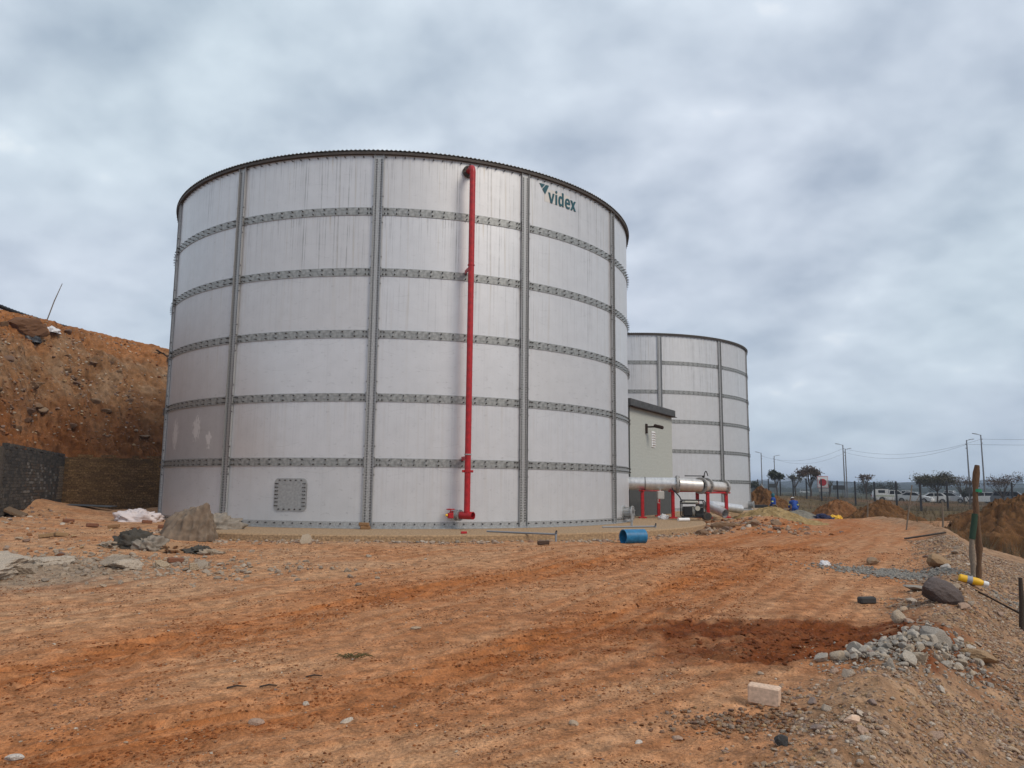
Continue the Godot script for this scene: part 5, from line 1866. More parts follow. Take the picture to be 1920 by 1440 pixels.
	put("cap", g, M.white, bt)
	for q in [[Vector3(5.55, 0, -9.85), Vector3(6.35, 0, -9.35), "dark twisted stick lying beside the yellow bottle"], [Vector3(8.95, 0, -17.6), Vector3(9.75, 0, -17.35), "dark split board with pale face on the far shoulder"]]:
		g = Geo.new()
		var a: Vector3 = ground_at(q[0].x, q[0].z, 0.04)
		var b: Vector3 = ground_at(q[1].x, q[1].z, 0.04)
		if q[0].x < 7.0:
			g.tube([a, a.lerp(b, 0.4) + Vector3(0, 0.03, 0), b], [0.010, 0.012, 0.006], 7)
			g.tube([a.lerp(b, 0.2) + Vector3(0, 0.03, 0.03), b + Vector3(0.12, -0.05, 0.06)], [0.008, 0.005], 6)
		else:
			g.bbox(Transform3D(Basis.looking_at((b - a).normalized(), Vector3.UP), (a + b) * 0.5), Vector3(0.16, 0.03, (b - a).length()), 0.006)
		solo("wood_scrap", g, M.wood_dark, q[2], "wood")
	solo("paper_scrap", crumple(861, Vector3(0.09, 0.07, 0.06), 0.5, 16), M.bag_white, "pinkish white scrap of paper on the road", "scrap", T(ground_at(4.93, -12.2), 0.3))
	# pale litter in the foreground road
	var st := [[-0.9, -7.6, 0.05, 1], [-1.0, -4.95, 0.05, 2], [-1.35, -5.3, 0.035, 2], [-1.55, -4.9, 0.05, 3], [0.75, -4.62, 0.03, 2], [0.40, -4.9, 0.04, 1], [0.98, -4.68, 0.035, 3], [1.9, -6.0, 0.035, 0]]
	k = 0
	for s in st:
		solo("road_stone", rock(890 + k, 1, 7), M.stones_warm[s[3]] if k != 4 else M.rock_white, ["curled tan flake of stone in the middle of the road", "pale flat stone on the ridge between the wheel tracks", "whitish stone further along the ridge between the tracks", "broken pinkish stone nearest the camera on the ridge", "whitish stone in the crumbly soil before the pale brick", "dark flat stone left of the crumbly soil", "tan stone in the crumbly soil before the pale brick", "grey stone between pale brick and stone heap"][k], "stone", Transform3D(Basis.from_euler(Vector3(0, k, 0)).scaled_local(Vector3(1.2, 0.45, 0.8) * s[2]), ground_at(s[0], s[1], s[2] * 0.15)), "single stones on the road")
		k += 1
	# twigs
	for q in [[-1.9, -5.55, 0.13], [-1.7, -5.62, 0.12], [-1.45, -5.9, 0.12]]:
		g = Geo.new()
		g.tube([Vector3(-q[2] / 2, 0, 0), Vector3(0, 0.012, 0.01), Vector3(q[2] / 2, 0, 0)], [0.006, 0.007, 0.004], 5)
		solo("twig", g, M.wood_dark, "thin dark twig lying on the dirt road in the foreground", "twig", T(ground_at(q[0], q[1], 0.008), 0.35), "twigs on the road")
	# tuft of uprooted grass
	g = Geo.new()
	for q in 26:
		var a := Vector3(rng.randfn() * 0.05, 0.012, rng.randfn() * 0.02)
		var d := Vector3(rng.randfn() * 0.09, 0.025 * rng.randf(), rng.randfn() * 0.04)
		g.tube([a, a + d * 0.6 + Vector3(0, 0.02, 0), a + d], [0.003, 0.003, 0.001], 4)
	solo("grass_tuft", g, M.dry_green, "withered uprooted grass tuft on the dirt road", "grass tuft", T(ground_at(-1.28, -6.45)))

# ------------------------------------------------------------------ heaps
func heap(seed_: int, rx: float, rz: float, h: float, col: Callable, res := 90, rough := 1.0) -> Geo:
	var f := noise(seed_, 0.8, 4)
	var c := noise(seed_ + 1, 2.4, 4, true)
	var g := Geo.new()
	var rows := res / 2
	var pos := []
	for j in rows + 1:
		var t := float(j) / rows
		for k in res:
			var a := TAU * k / res
			var d := Vector3(sin(a) * rx, 0, cos(a) * rz) * t * (1.0 + 0.22 * f.get_noise_2d(cos(a) * 1.3 + seed_, sin(a) * 1.3))
			var y := h * (0.5 + 0.5 * cos(PI * minf(pow(t, 0.85), 1.0))) - 0.28 * sstep(0.85, 1.0, t)
			var e := (1.0 - sstep(0.8, 1.0, t)) * rough
			y += e * h * (0.16 * f.get_noise_2d(d.x * 1.4, d.z * 1.4) + 0.13 * (c.get_noise_2d(d.x, d.z) - 0.3))
			pos.append(d + Vector3(0, y, 0))
	for j in rows + 1:
		for k in res:
			var du: Vector3 = pos[j * res + (k + 1) % res] - pos[j * res + (k + res - 1) % res]
			var dv: Vector3 = pos[mini(j + 1, rows) * res + k] - pos[maxi(j - 1, 0) * res + k]
			var nn := du.cross(dv).normalized() if j > 0 else Vector3.UP
			if nn.y < 0.0: nn = -nn
			var p: Vector3 = pos[j * res + k]
			g.col = col.call(f.get_noise_2d(p.x * 2.0 + 9.0, p.z * 2.0), c.get_noise_2d(p.x * 1.5, p.z * 1.5))
			g.vert(p, nn)
	for j in rows:
		for k in res:
			g.quad(j * res + k, j * res + (k + 1) % res, (j + 1) * res + (k + 1) % res, (j + 1) * res + k)
	return g

func make_heaps() -> void:
	var brown := func(a: float, b: float) -> Color: return Color(0.15, 0.072, 0.03).lerp(Color(0.235, 0.12, 0.052), clampf(0.4 + a + 0.4 * b, 0.0, 1.0))
	var red := func(a: float, b: float) -> Color: return Color(0.24, 0.105, 0.042).lerp(Color(0.33, 0.165, 0.078), clampf(0.4 + a + 0.4 * b, 0.0, 1.0))
	var sand := func(a: float, b: float) -> Color: return Color(0.40, 0.27, 0.115).lerp(Color(0.50, 0.36, 0.18), clampf(0.5 + a + 0.3 * b, 0.0, 1.0))
	var grey := func(a: float, b: float) -> Color: return Color(0.21, 0.195, 0.165).lerp(Color(0.30, 0.28, 0.235), clampf(0.5 + a * 2.0 + b, 0.0, 1.0))
	var list := [
		["soil_mound", "tallest brown soil mound behind the two workers", Vector3(17.3, 0.0, -53.0), 2.6, 2.4, 1.62, brown, 901],
		["soil_mound", "low brown soil mound beside the second worker, left of two", Vector3(16.4, 0.0, -38.6), 2.1, 1.8, 0.98, red, 903],
		["soil_mound", "low reddish soil mound in front of the parked white pickup", Vector3(17.6, 0.0, -36.6), 2.3, 1.8, 1.02, brown, 905],
		["soil_mound", "broad dark soil mound behind the timber posts", Vector3(17.4, -0.7, -25.8), 5.6, 4.6, 2.0, brown, 907],
		["soil_mound", "low dark soil spill filling the ditch beyond the shoulder", Vector3(14.4, -0.75, -19.0), 3.9, 3.4, 0.95, brown, 909],
		["soil_mound", "small soil rise along the fence right of the mounds", Vector3(20.5, -0.1, -34.0), 3.0, 2.4, 0.75, brown, 915],
		["sand_pile", "yellow building sand pile at the end of the soil heap", Vector3(9.0, 0.36, -26.6), 1.9, 2.3, 0.52, sand, 911],
		["gravel_heap", "low grey gravel heap at the end of the dirt road", Vector3(12.35, 0.22, -33.2), 1.65, 1.2, 0.42, grey, 913]]
	for q in list:
		solo(q[0], heap(q[7], q[3], q[4], q[5], q[6], 110, 0.5 if q[0] == "gravel_heap" else 1.0), M.soil, q[1], "heap" if q[0] != "soil_mound" else "mound", T(q[2]), "soil mounds along the fence" if q[0] == "soil_mound" else "")
	# planks and slabs near the workers
	for q in [[Vector3(11.2, 0.5, -32.6), 1.9, 0.7, 0.2, M.wood_brown, "brown plank slanting down from the gravel heap"], [Vector3(14.9, 0.35, -43.0), 1.3, 0.9, -0.5, M.wood_grey, "pale plank propped beside the second worker"]]:
		var g := Geo.new()
		g.bbox(Transform3D.IDENTITY, Vector3(q[1], 0.05, 0.22), 0.006)
		solo("plank", g, q[4], q[5], "plank", T(q[0], q[2], 0.0, q[3]))
	var g := Geo.new()
	g.bbox(T(Vector3(0, 0.35, 0)), Vector3(0.72, 0.42, 0.5), 0.02)
	var cr = thing("crate", "black plastic crate with a small white label near the workers", "crate", Vector3(15.0, 0.02, -46.3), 0.1)
	put("box", g, M.black, cr)
	g = Geo.new()
	g.box(T(Vector3(0.22, 0.36, 0.252)), Vector3(0.07, 0.12, 0.006))
	put("paper_label", g, M.white, cr)
	g = Geo.new()
	g.bbox(T(Vector3(0, 0.13, 0)), Vector3(1.15, 0.26, 0.8), 0.03)
	solo("mortar_trough", g, M.fascia, "low grey trough standing beside the second worker", "trough", T(Vector3(14.6, 0.05, -43.6), 0.1))
	# bundle of blue and yellow clothing at the end of the gravel heap
	var b = thing("work_jacket", "navy and yellow work jacket dropped at the end of the gravel heap", "jacket", ground_at(13.45, -32.6, 0.05))
	put("navy_cloth", crumple(921, Vector3(0.42, 0.24, 0.3), 0.4, 30), M.navy, b, T(Vector3(-0.25, 0, 0)))
	put("yellow_cloth", crumple(922, Vector3(0.26, 0.2, 0.26), 0.4, 30), M.yellow, b, T(Vector3(0.25, 0, 0.05)))

# ------------------------------------------------------------------ people
func smin(a: float, b: float, k: float) -> float:
	var h := maxf(k - absf(a - b), 0.0) / k
	return minf(a, b) - h * h * k * 0.25

func nets(g: Geo, bones: Array, cell: float, blend: float, colour: Callable) -> void:
	var lo := Vector3.ONE * 1e9
	var hi := -lo
	for b in bones:
		for e in [[b[0], b[1]], [b[2], b[3]]]:
			var r: Vector3 = Vector3.ONE * (e[1] + 2.5 * cell)
			lo = lo.min(e[0] - r); hi = hi.max(e[0] + r)
	var N := Vector3i(((hi - lo) / cell).ceil()) + Vector3i.ONE
	var f := PackedFloat32Array()
	f.resize(N.x * N.y * N.z)
	f.fill(1.0)
	for b in bones:
		var r: float = maxf(b[1], b[3]) + blend + 2.0 * cell
		var p0: Vector3i = Vector3i(((b[0].min(b[2]) - Vector3.ONE * r - lo) / cell).floor()).clamp(Vector3i.ZERO, N - Vector3i.ONE)
		var p1: Vector3i = Vector3i(((b[0].max(b[2]) + Vector3.ONE * r - lo) / cell).ceil()).clamp(Vector3i.ZERO, N - Vector3i.ONE)
		var a: Vector3 = b[0]
		var d: Vector3 = b[2] - a
		var dd := maxf(d.length_squared(), 1e-9)
		for z in range(p0.z, p1.z + 1):
			for y in range(p0.y, p1.y + 1):
				for x in range(p0.x, p1.x + 1):
					var p := lo + Vector3(x, y, z) * cell
					var t := clampf((p - a).dot(d) / dd, 0.0, 1.0)
					var s: float = (p - a - d * t).length() - lerpf(b[1], b[3], t)
					var o := (z * N.y + y) * N.x + x
					f[o] = smin(f[o], s, blend)
	var at := {}
	var corner := [Vector3i(0, 0, 0), Vector3i(1, 0, 0), Vector3i(0, 1, 0), Vector3i(1, 1, 0), Vector3i(0, 0, 1), Vector3i(1, 0, 1), Vector3i(0, 1, 1), Vector3i(1, 1, 1)]
	var edges := [[0, 1], [2, 3], [4, 5], [6, 7], [0, 2], [1, 3], [4, 6], [5, 7], [0, 4], [1, 5], [2, 6], [3, 7]]
	for z in N.z - 1:
		for y in N.y - 1:
			for x in N.x - 1:
				var v := []
				var neg := 0
				for c in corner:
					var s: float = f[((z + c.z) * N.y + y + c.y) * N.x + x + c.x]
					v.append(s)
					if s < 0.0: neg += 1
				if neg == 0 or neg == 8: continue
				var sum := Vector3.ZERO
				var m := 0
				for e in edges:
					if (v[e[0]] < 0.0) != (v[e[1]] < 0.0):
						var t: float = v[e[0]] / (v[e[0]] - v[e[1]])
						sum += Vector3(corner[e[0]]).lerp(Vector3(corner[e[1]]), t)
						m += 1
				var p := lo + (Vector3(x, y, z) + sum / m) * cell
				var nn := Vector3(v[1] + v[3] + v[5] + v[7] - v[0] - v[2] - v[4] - v[6], v[2] + v[3] + v[6] + v[7] - v[0] - v[1] - v[4] - v[5], v[4] + v[5] + v[6] + v[7] - v[0] - v[1] - v[2] - v[3]).normalized()
				g.col = colour.call(p)
				at[Vector3i(x, y, z)] = g.vert(p, nn)
	for z in range(1, N.z - 1):
		for y in range(1, N.y - 1):
			for x in range(1, N.x - 1):
				var o := f[(z * N.y + y) * N.x + x] < 0.0
				var q := Vector3i(x, y, z)
				for ax in 3:
					var st := Vector3i.ZERO
					st[ax] = 1
					var w := q + st
					if (f[(w.z * N.y + w.y) * N.x + w.x] < 0.0) == o: continue
					var u := Vector3i.ZERO
					var s := Vector3i.ZERO
					u[(ax + 1) % 3] = 1
					s[(ax + 2) % 3] = 1
					g.quad(at[q], at[q - u], at[q - u - s], at[q - s])

func hand(g: Geo, wrist: Vector3, d: Vector3, side: float) -> void:
	var out := d.cross(Vector3.FORWARD).normalized() if absf(d.z) < 0.9 else Vector3.RIGHT
	var palm := wrist + d * 0.05
	for k in 4:
		var o := palm + d * 0.04 + out * (-0.03 + 0.02 * k)
		var l: float = [0.07, 0.08, 0.075, 0.06][k]
		g.tube([o, o + d * l * 0.5, o + d * l * 0.85 + Vector3(0, -0.02, 0)], [0.010, 0.009, 0.007], 6)
	g.tube([palm - d * 0.02 + out * 0.03 * side, palm + d * 0.02 + out * 0.06 * side, palm + d * 0.05 + out * 0.06 * side], [0.011, 0.010, 0.008], 6)

func person(label: String, at: Vector3, yaw: float, bent: bool) -> void:
	var t = thing("person", label, "person", at, yaw, "workers in blue overalls")
	var b := []
	var sh := Vector3(0, 1.40, 0.0)
	var pel := Vector3(0, 0.95, 0)
	var fw := Vector3(0, 0, 1)
	if bent:
		sh = Vector3(0, 1.30, 0.30)
	var up := (sh - pel).normalized()
	b.append([pel, 0.145, pel + up * 0.22, 0.135])
	b.append([pel + up * 0.22, 0.135, sh - up * 0.06, 0.155])
	b.append([sh + Vector3(-0.15, 0, 0), 0.075, sh + Vector3(0.15, 0, 0), 0.075])
	var hc := sh + up * 0.20 + (Vector3(0, -0.02, 0.06) if bent else Vector3(0, 0, 0.02))
	b.append([sh, 0.062, hc - up * 0.06, 0.058])
	var wr := []
	for s in [-1.0, 1.0]:
		b.append([pel + Vector3(0.09 * s, -0.04, 0), 0.105, Vector3(0.105 * s, 0.50, 0.03), 0.075])
		b.append([Vector3(0.105 * s, 0.50, 0.03), 0.075, Vector3(0.11 * s, 0.10, -0.01), 0.058])
		b.append([Vector3(0.11 * s, 0.06, -0.02), 0.052, Vector3(0.12 * s, 0.045, 0.15), 0.042])
		var el := sh + Vector3(0.24 * s, -0.27, 0.04 if bent else -0.02)
		var w := el + (Vector3(-0.06 * s, -0.20, 0.14) if bent else Vector3(-0.06 * s, -0.14, 0.18))
		b.append([sh + Vector3(0.17 * s, 0, 0), 0.070, el, 0.054])
		b.append([el, 0.054, w, 0.040])
		b.append([w, 0.034, w + (w - el).normalized() * 0.07, 0.036])
		wr.append([w, (w - el).normalized(), s])
	var blue := Color(0.012, 0.055, 0.27)
	var skin := Color(0.10, 0.05, 0.03)
	var boot := Color(0.03, 0.025, 0.02)
	var hivis := Color(0.62, 0.68, 0.20)
	var head_y := hc - up * 0.09
	var colour := func(p: Vector3) -> Color:
		if p.y < 0.10: return boot
		if absf(p.x) > 0.175 and absf((p - sh).dot(Vector3.UP) + 0.16) < 0.035: return hivis
		for w in wr:
			if (p - w[0]).dot(w[1]) > 0.0 and p.distance_to(w[0]) < 0.13: return Color(0.55, 0.42, 0.12)
		if (p - head_y).dot(up) > -0.02: return skin
		return blue
	var g := Geo.new()
	nets(g, b, 0.022, 0.045, colour)
	g.col = skin
	var skull := [[hc, 0.088, hc + up * 0.035, 0.086], [hc - up * 0.045 + fw * 0.03, 0.058, hc - up * 0.075 + fw * 0.045, 0.040], [hc + fw * 0.082 - up * 0.005, 0.013, hc + fw * 0.100 - up * 0.035, 0.016]]
	for s in [-1.0, 1.0]:
		skull.append([hc + Vector3(0.085 * s, 0, -0.005) , 0.018, hc + Vector3(0.088 * s, 0, -0.01) - up * 0.04, 0.012])
	var face := func(p: Vector3) -> Color:
		for s in [-1.0, 1.0]:
			if p.distance_to(hc + Vector3(0.034 * s, 0, 0) + fw * 0.08 + up * 0.005) < 0.014: return Color(0.35, 0.33, 0.30)
		if absf((p - hc).dot(up) + 0.062) < 0.008 and (p - hc).dot(fw) > 0.06: return Color(0.09, 0.03, 0.025)
		return skin
	nets(g, skull, 0.008, 0.03, face)
	g.col = Color(0.55, 0.42, 0.12)
	for w in wr:
		hand(g, w[0], w[1], w[2])
	put("body", g, M.people, t)
	g = Geo.new()
	var x := Transform3D(Basis(Quaternion(Vector3.UP, up)), hc + up * 0.03)
	if bent:
		g.lathe(x, [Vector2(0.125, 0.01), Vector2(0.105, 0.02), Vector2(0.100, 0.06), Vector2(0.075, 0.10), Vector2(0.0, 0.118)], 20, true)
		put("hard_hat", g, M.white, t)
	else:
		var wrap := [[hc - fw * 0.015, 0.098, hc + up * 0.05 - fw * 0.01, 0.096], [hc - up * 0.09 - fw * 0.02, 0.085, hc - fw * 0.02, 0.095]]
		nets(g, wrap, 0.014, 0.04, func(_p): return Color.WHITE)
		put("hood", g, M.teal, t)

# ------------------------------------------------------------------ fence, signs, poles
var POSTS := [Vector2(32.60, -111.32), Vector2(32.26, -105.16), Vector2(31.97, -99.49), Vector2(31.62, -94.34), Vector2(31.42, -89.65), Vector2(31.19, -84.95), Vector2(30.87, -80.27), Vector2(30.71, -76.03), Vector2(30.50, -71.79), Vector2(30.24, -67.54), Vector2(29.92, -63.28), Vector2(29.35, -58.56), Vector2(28.67, -53.84), Vector2(31.58, -55.67), Vector2(34.90, -57.78), Vector2(38.78, -59.47), Vector2(42.69, -60.44)]

func far_y(x: float, z: float) -> float:
	return ground_y(x, z)

func make_fence() -> void:
	var t = thing("mesh_fence", "dark see-through mesh fence with black posts along the site", "fence")
	var pm := Geo.new()
	pm.bbox(T(Vector3(0, 1.0, 0)), Vector3(0.12, 2.3, 0.10), 0.01)
	pm.tube([Vector3(0, 2.1, 0), Vector3(0, 2.17, 0)], [0.055, 0.02], 8)
	var post := pm.mesh()
	var w := Geo.new()
	for k in 64:
		w.box(T(Vector3((k + 0.5) / 64.0, 1.04, 0)), Vector3(0.0016, 2.0, 0.005))
	for k in 26:
		w.box(T(Vector3(0.5, 0.06 + 1.98 * k / 25.0, 0.004)), Vector3(1.0, 0.005, 0.004))
	for y in [0.06, 2.04]:
		w.box(T(Vector3(0.5, y, 0.0)), Vector3(1.0, 0.025, 0.012))
	var wires := w.mesh()
	for k in POSTS.size():
		var p: Vector3 = Vector3(POSTS[k].x, 0, POSTS[k].y)
		p.y = far_y(p.x, p.z)
		if k == 12: p.y -= 0.12
		put("post", post, M.black_post, t, T(p))
		if k + 1 < POSTS.size():
			var q: Vector3 = Vector3(POSTS[k + 1].x, 0, POSTS[k + 1].y)
			q.y = far_y(q.x, q.z)
			var d := q - p
			put("wire_panel", wires, M.black_post, t, Transform3D(Basis(d, Vector3.UP, d.cross(Vector3.UP).normalized()), p))
	# stay of the corner post
	var g := Geo.new()
	var s := Vector3(26.05, 0, -77.0)
	s.y = far_y(s.x, s.z)
	g.tube([s + Vector3(0, 0, 0), s + Vector3(-1.0, 1.5, 0)], 0.05, 6)
	solo("fence_stay", g, M.pipe_flange, "pale slanting stay of the fence beside the farther tank", "stay")

func board_sign(label: String, at: Vector3, w: float, h: float, top: float, m: Material, posts := 2):
	var y := far_y(at.x, at.z)
	var t = thing("road_sign", label, "sign", Vector3(at.x, y, at.z), -0.38)
	var g := Geo.new()
	g.bbox(T(Vector3(0, top - y - h * 0.5, 0)), Vector3(w, h, 0.05), 0.01)
	put("board", g, m, t)
	for k in posts:
		g = Geo.new()
		var x := 0.0 if posts == 1 else (k - 0.5) * w * 0.6
		g.tube([Vector3(x, -0.2, -0.06), Vector3(x, top - y - 0.05, -0.06)], 0.04, 8)
		put("post", g, M.pole_grey, t)
	return t

func make_signs() -> void:
	var t = board_sign("white roadside board with a big red disc beyond the fence", Vector3(33.1, 0, -81.5), 1.08, 1.22, 2.95, M.white)
	var y := far_y(33.1, -81.5)
	var g := Geo.new()
	g.lathe(Transform3D(Basis(Vector3.RIGHT, PI / 2), Vector3(0, 2.30 - y, 0.026)), [Vector2(0.37, 0.0), Vector2(0.37, 0.012), Vector2(0.0, 0.012)], 40)
	put("red_disc", g, M.sign_red, t)
	for q in [[0.0, 2.93, 1.04, 0.04], [0.0, 1.76, 1.04, 0.03], [-0.51, 2.34, 0.03, 1.14], [0.51, 2.34, 0.03, 1.14]]:
		g = Geo.new()
		g.box(T(Vector3(q[0], q[1] - y, 0.028)), Vector3(q[2], q[3], 0.006))
		put("border", g, M.sign_red, t)
	g = Geo.new()
	g.bbox(T(Vector3(0.05, 1.48 - y, 0.0)), Vector3(0.98, 0.34, 0.04), 0.01)
	put("lower_plate", g, M.sign_pale, t)
	board_sign("dark back of a wide sign between the red disc board and tall poles", Vector3(37.3, 0, -87.4), 1.3, 0.5, 2.05, M.sign_dark)
	board_sign("dark back of a wide sign above the tallest soil mound", Vector3(30.6, 0, -90.0), 0.9, 0.46, 2.18, M.sign_dark)
	board_sign("small dark notice on a pole near the timber posts", Vector3(46.1, 0, -77.3), 0.52, 0.62, 1.9, M.sign_dark, 1)

func lamp_pole(label: String, at: Vector3, top: float, arm: float) -> Vector3:
	var y := far_y(at.x, at.z)
	var t = thing("light_pole", label, "light pole", Vector3(at.x, y, at.z), 0.0, "light poles along the road")
	var h := top - y
	var g := Geo.new()
	g.tube([Vector3(0, -0.3, 0), Vector3(0.0, h, 0)], [0.13, 0.075], 10)
	put("shaft", g, M.pole_grey, t)
	g = Geo.new()
	g.tube([Vector3(0, h - 0.05, 0), Vector3(arm * 0.7, h + 0.12 * absf(arm), 0)], 0.04, 6)
	var a = put("arm", g, M.pole_grey, t)
	g = Geo.new()
	g.bbox(T(Vector3(arm * 0.95, h + 0.16 * absf(arm), 0), 0, 0, 0.14 * signf(arm)), Vector3(0.62, 0.09, 0.24), 0.02)
	put("lamp_head", g, M.pole_grey, a)
	g = Geo.new()
	for k in 2:
		g.tube([Vector3(0.06 * signf(-arm), h - 0.6 - 0.55 * k, 0), Vector3(0.2 * signf(-arm), h - 0.6 - 0.55 * k, 0)], 0.06, 6)
	put("insulator", g, M.pole_grey, t)
	return Vector3(at.x, top - 0.6, at.z)

func cable(label: String, a: Vector3, b: Vector3, sag: float) -> void:
	var g := Geo.new()
	var p := []
	for k in 17:
		var s := k / 16.0
		p.append(a.lerp(b, s) - Vector3(0, sag * 4.0 * s * (1.0 - s), 0))
	g.tube(p, 0.014, 4, false)
	solo("overhead_cable", g, M.cable, label, "cable", Transform3D.IDENTITY, "overhead cables between the poles")

func make_poles() -> void:
	var p := []
	for q in [["light pole right of the farther tank, leftmost of all", Vector3(49.7, 0, -152.0), 8.72, -0.9], ["light pole right of the farther tank, second from it", Vector3(55.3, 0, -160.8), 8.5, 0.9], ["taller light pole of the close pair left of the parking", Vector3(55.8, 0, -128.4), 9.05, -1.0], ["shorter light pole of the close pair left of the parking", Vector3(60.1, 0, -137.4), 8.82, 0.8], ["light pole with its arm to the right, above the parked cars", Vector3(64.1, 0, -107.3), 8.65, 0.75], ["light pole with its arm to the left, above the timber posts", Vector3(65.6, 0, -106.4), 9.35, -0.9]]:
		p.append(lamp_pole(q[0], q[1], q[2], q[3]))
	var ends := [[0, 2, "upper"], [1, 3, "lower"], [2, 5, "upper"], [3, 4, "lower"]]
	var k := 0
	for e in ends:
		cable(["upper thin cable from the leftmost pole to the close pair", "lower thin cable from the second pole to the close pair", "upper thin cable from the close pair to the poles by the timber post", "lower thin cable from the close pair to the poles by the timber post"][k], p[e[0]], p[e[1]], 1.5)
		k += 1
	cable("upper thin cable leaving the picture at the right", p[5], Vector3(92.0, 8.6, -84.0), 0.4)
	cable("lower thin cable leaving the picture at the right", p[4], Vector3(93.0, 7.6, -80.0), 0.4)

# ------------------------------------------------------------------ trees
func tree(label: String, at: Vector3, h: float, w: float, clear: float, leaves: int, m: Material, leaf: float, seed_: int, flat := 1.0, called := "tree") -> void:
	var r := RandomNumberGenerator.new()
	r.seed = seed_
	var y := far_y(at.x, at.z)
	var t = thing(called, label, "tree" if called == "tree" else "shrub", Vector3(at.x, y, at.z), 0.0, "trees and shrubs beyond the fence")
	var g := Geo.new()
	var fork := Vector3(r.randfn() * 0.1, clear, r.randfn() * 0.1)
	if called == "tree":
		g.tube([Vector3(0, -0.2, 0), fork * 0.5 + Vector3(0.06, 0, 0), fork], [0.035 * h, 0.028 * h, 0.024 * h], 8)
	var tips := []
	var nb := 9
	for k in nb:
		var a := TAU * k / nb + r.randf() * 0.6
		var rad := w * 0.5 * (0.35 + 0.6 * r.randf())
		var tip := Vector3(cos(a) * rad, lerpf(clear + 0.15 * h, h * 0.93, 1.0 - 0.45 * flat * pow(rad / (w * 0.5), 2.0) - 0.35 * r.randf()), sin(a) * rad)
		var mid := fork.lerp(tip, 0.5) + Vector3(r.randfn() * 0.1, 0.1, r.randfn() * 0.1) * w * 0.3
		g.tube([fork * (0.85 if called == "tree" else 0.1), mid, tip], [0.015 * h, 0.010 * h, 0.004 * h], 5)
		tips.append(tip)
		for q in 3:
			var tw := mid.lerp(tip, 0.3 + 0.6 * r.randf())
			var e := tw + Vector3(r.randfn(), 0.6 + 0.5 * r.randfn(), r.randfn()) * w * 0.11
			g.tube([tw, e], [0.006 * h, 0.002 * h], 4)
			tips.append(e)
	put("trunk", g, M.bark, t)
	g = Geo.new()
	for k in leaves:
		var c: Vector3 = tips[r.randi() % tips.size()]
		var p := c + Vector3(r.randfn(), r.randfn() * 0.7, r.randfn()) * w * 0.075
		var u := Vector3(r.randfn(), r.randfn(), r.randfn()).normalized()
		var s := u.cross(Vector3(r.randfn(), r.randfn(), r.randfn())).normalized()
		var l := leaf * r.randf_range(0.6, 1.4)
		g.face([p - u * l, p + s * l * 0.45, p + u * l, p - s * l * 0.45])
	put("crown", g, m, t)

func make_trees() -> void:
	tree("dark bushy tree just right of the farther tank", Vector3(34.3, 0, -99.2), 3.3, 2.3, 1.2, 2600, M.leaf_dark, 0.13, 1, 0.5)
	tree("small olive tree in front of the parking, left of the round tree", Vector3(34.0, 0, -92.0), 2.75, 2.0, 1.0, 600, M.leaf_olive, 0.09, 2, 0.5)
	tree("round brownish tree left of the red disc board", Vector3(34.5, 0, -88.5), 3.65, 2.9, 1.1, 2600, M.leaf_brown, 0.10, 3, 0.6)
	tree("small sparse tree left of the white pickup", Vector3(39.8, 0, -86.2), 2.9, 1.7, 1.3, 420, M.leaf_brown, 0.09, 4, 0.3)
	tree("flat-topped acacia standing among the parked cars", Vector3(48.4, 0, -87.5), 3.2, 4.3, 1.7, 5200, M.leaf_olive_dark, 0.10, 5, 0.9)
	tree("spreading twiggy tree behind the timber posts", Vector3(53.5, 0, -91.0), 3.5, 3.4, 1.0, 900, M.leaf_brown, 0.09, 6, 0.2)
	tree("twiggy tree at the right edge behind the fence", Vector3(57.0, 0, -89.0), 3.45, 4.2, 1.0, 1300, M.leaf_brown, 0.09, 7, 0.2)
	tree("low dark shrub behind the white pickup", Vector3(57.5, 0, -121.0), 2.6, 5.0, 0.2, 2200, M.leaf_dark, 0.12, 8, 0.4, "shrub")
	tree("low dark shrub beside the flat-topped acacia", Vector3(51.6, 0, -86.5), 1.6, 2.3, 0.2, 900, M.leaf_dark, 0.10, 9, 0.4, "shrub")
	tree("low grey shrub between the red disc board and the sign back", Vector3(35.6, 0, -86.0), 1.9, 0.9, 0.4, 260, M.leaf_olive, 0.09, 10, 0.3, "shrub")
	tree("dark shrub behind the fence at the edge of the farther tank", Vector3(30.6, 0, -97.0), 2.0, 1.7, 0.3, 700, M.leaf_dark, 0.11, 11, 0.4, "shrub")
	# dry grass along the ditch and fence
	rng.seed = 51
	var o = thing("dry_grass", "dry brown grass growing along the fence", "grass")
	tag(o, "", "", "", "stuff")
	var b := Geo.new()
	for k in 7:
		var a := Vector3(rng.randfn() * 0.05, 0, rng.randfn() * 0.05)
		var d := Vector3(rng.randfn() * 0.12, rng.randf_range(0.3, 0.6), rng.randfn() * 0.12)
		var s := Vector3(0.008, 0, 0.006)
		b.face([a - s, a + s, a + d])
	var xs := []
	for k in 5200:
		var x := rng.randf_range(14.0, 62.0)
		var z := -30.0 - rng.randf() * 66.0
		if x > 16.0 + 0.62 * (-z - 22.0) or x < 0.28 * -z:
			continue
		if n_big.get_noise_2d(x * 3.0, z * 3.0) < -0.1: continue
		xs.append(Transform3D(Basis(Vector3.UP, rng.randf() * TAU).scaled(Vector3.ONE * rng.randf_range(0.4, 1.1)), Vector3(x, far_y(x, z) - 0.03, z)))
	for k in 160:
		var x := rng.randf_range(10.5, 15.0)
		var z := rng.randf_range(-28.0, -20.0)
		if x < along(z, CREST) + 0.6: continue
		xs.append(Transform3D(Basis(Vector3.UP, rng.randf() * TAU).scaled(Vector3.ONE * rng.randf_range(0.5, 1.2)), Vector3(x, far_y(x, z) - 0.02, z)))
	copies("tufts", b.mesh(), M.dry_grass, xs, o)

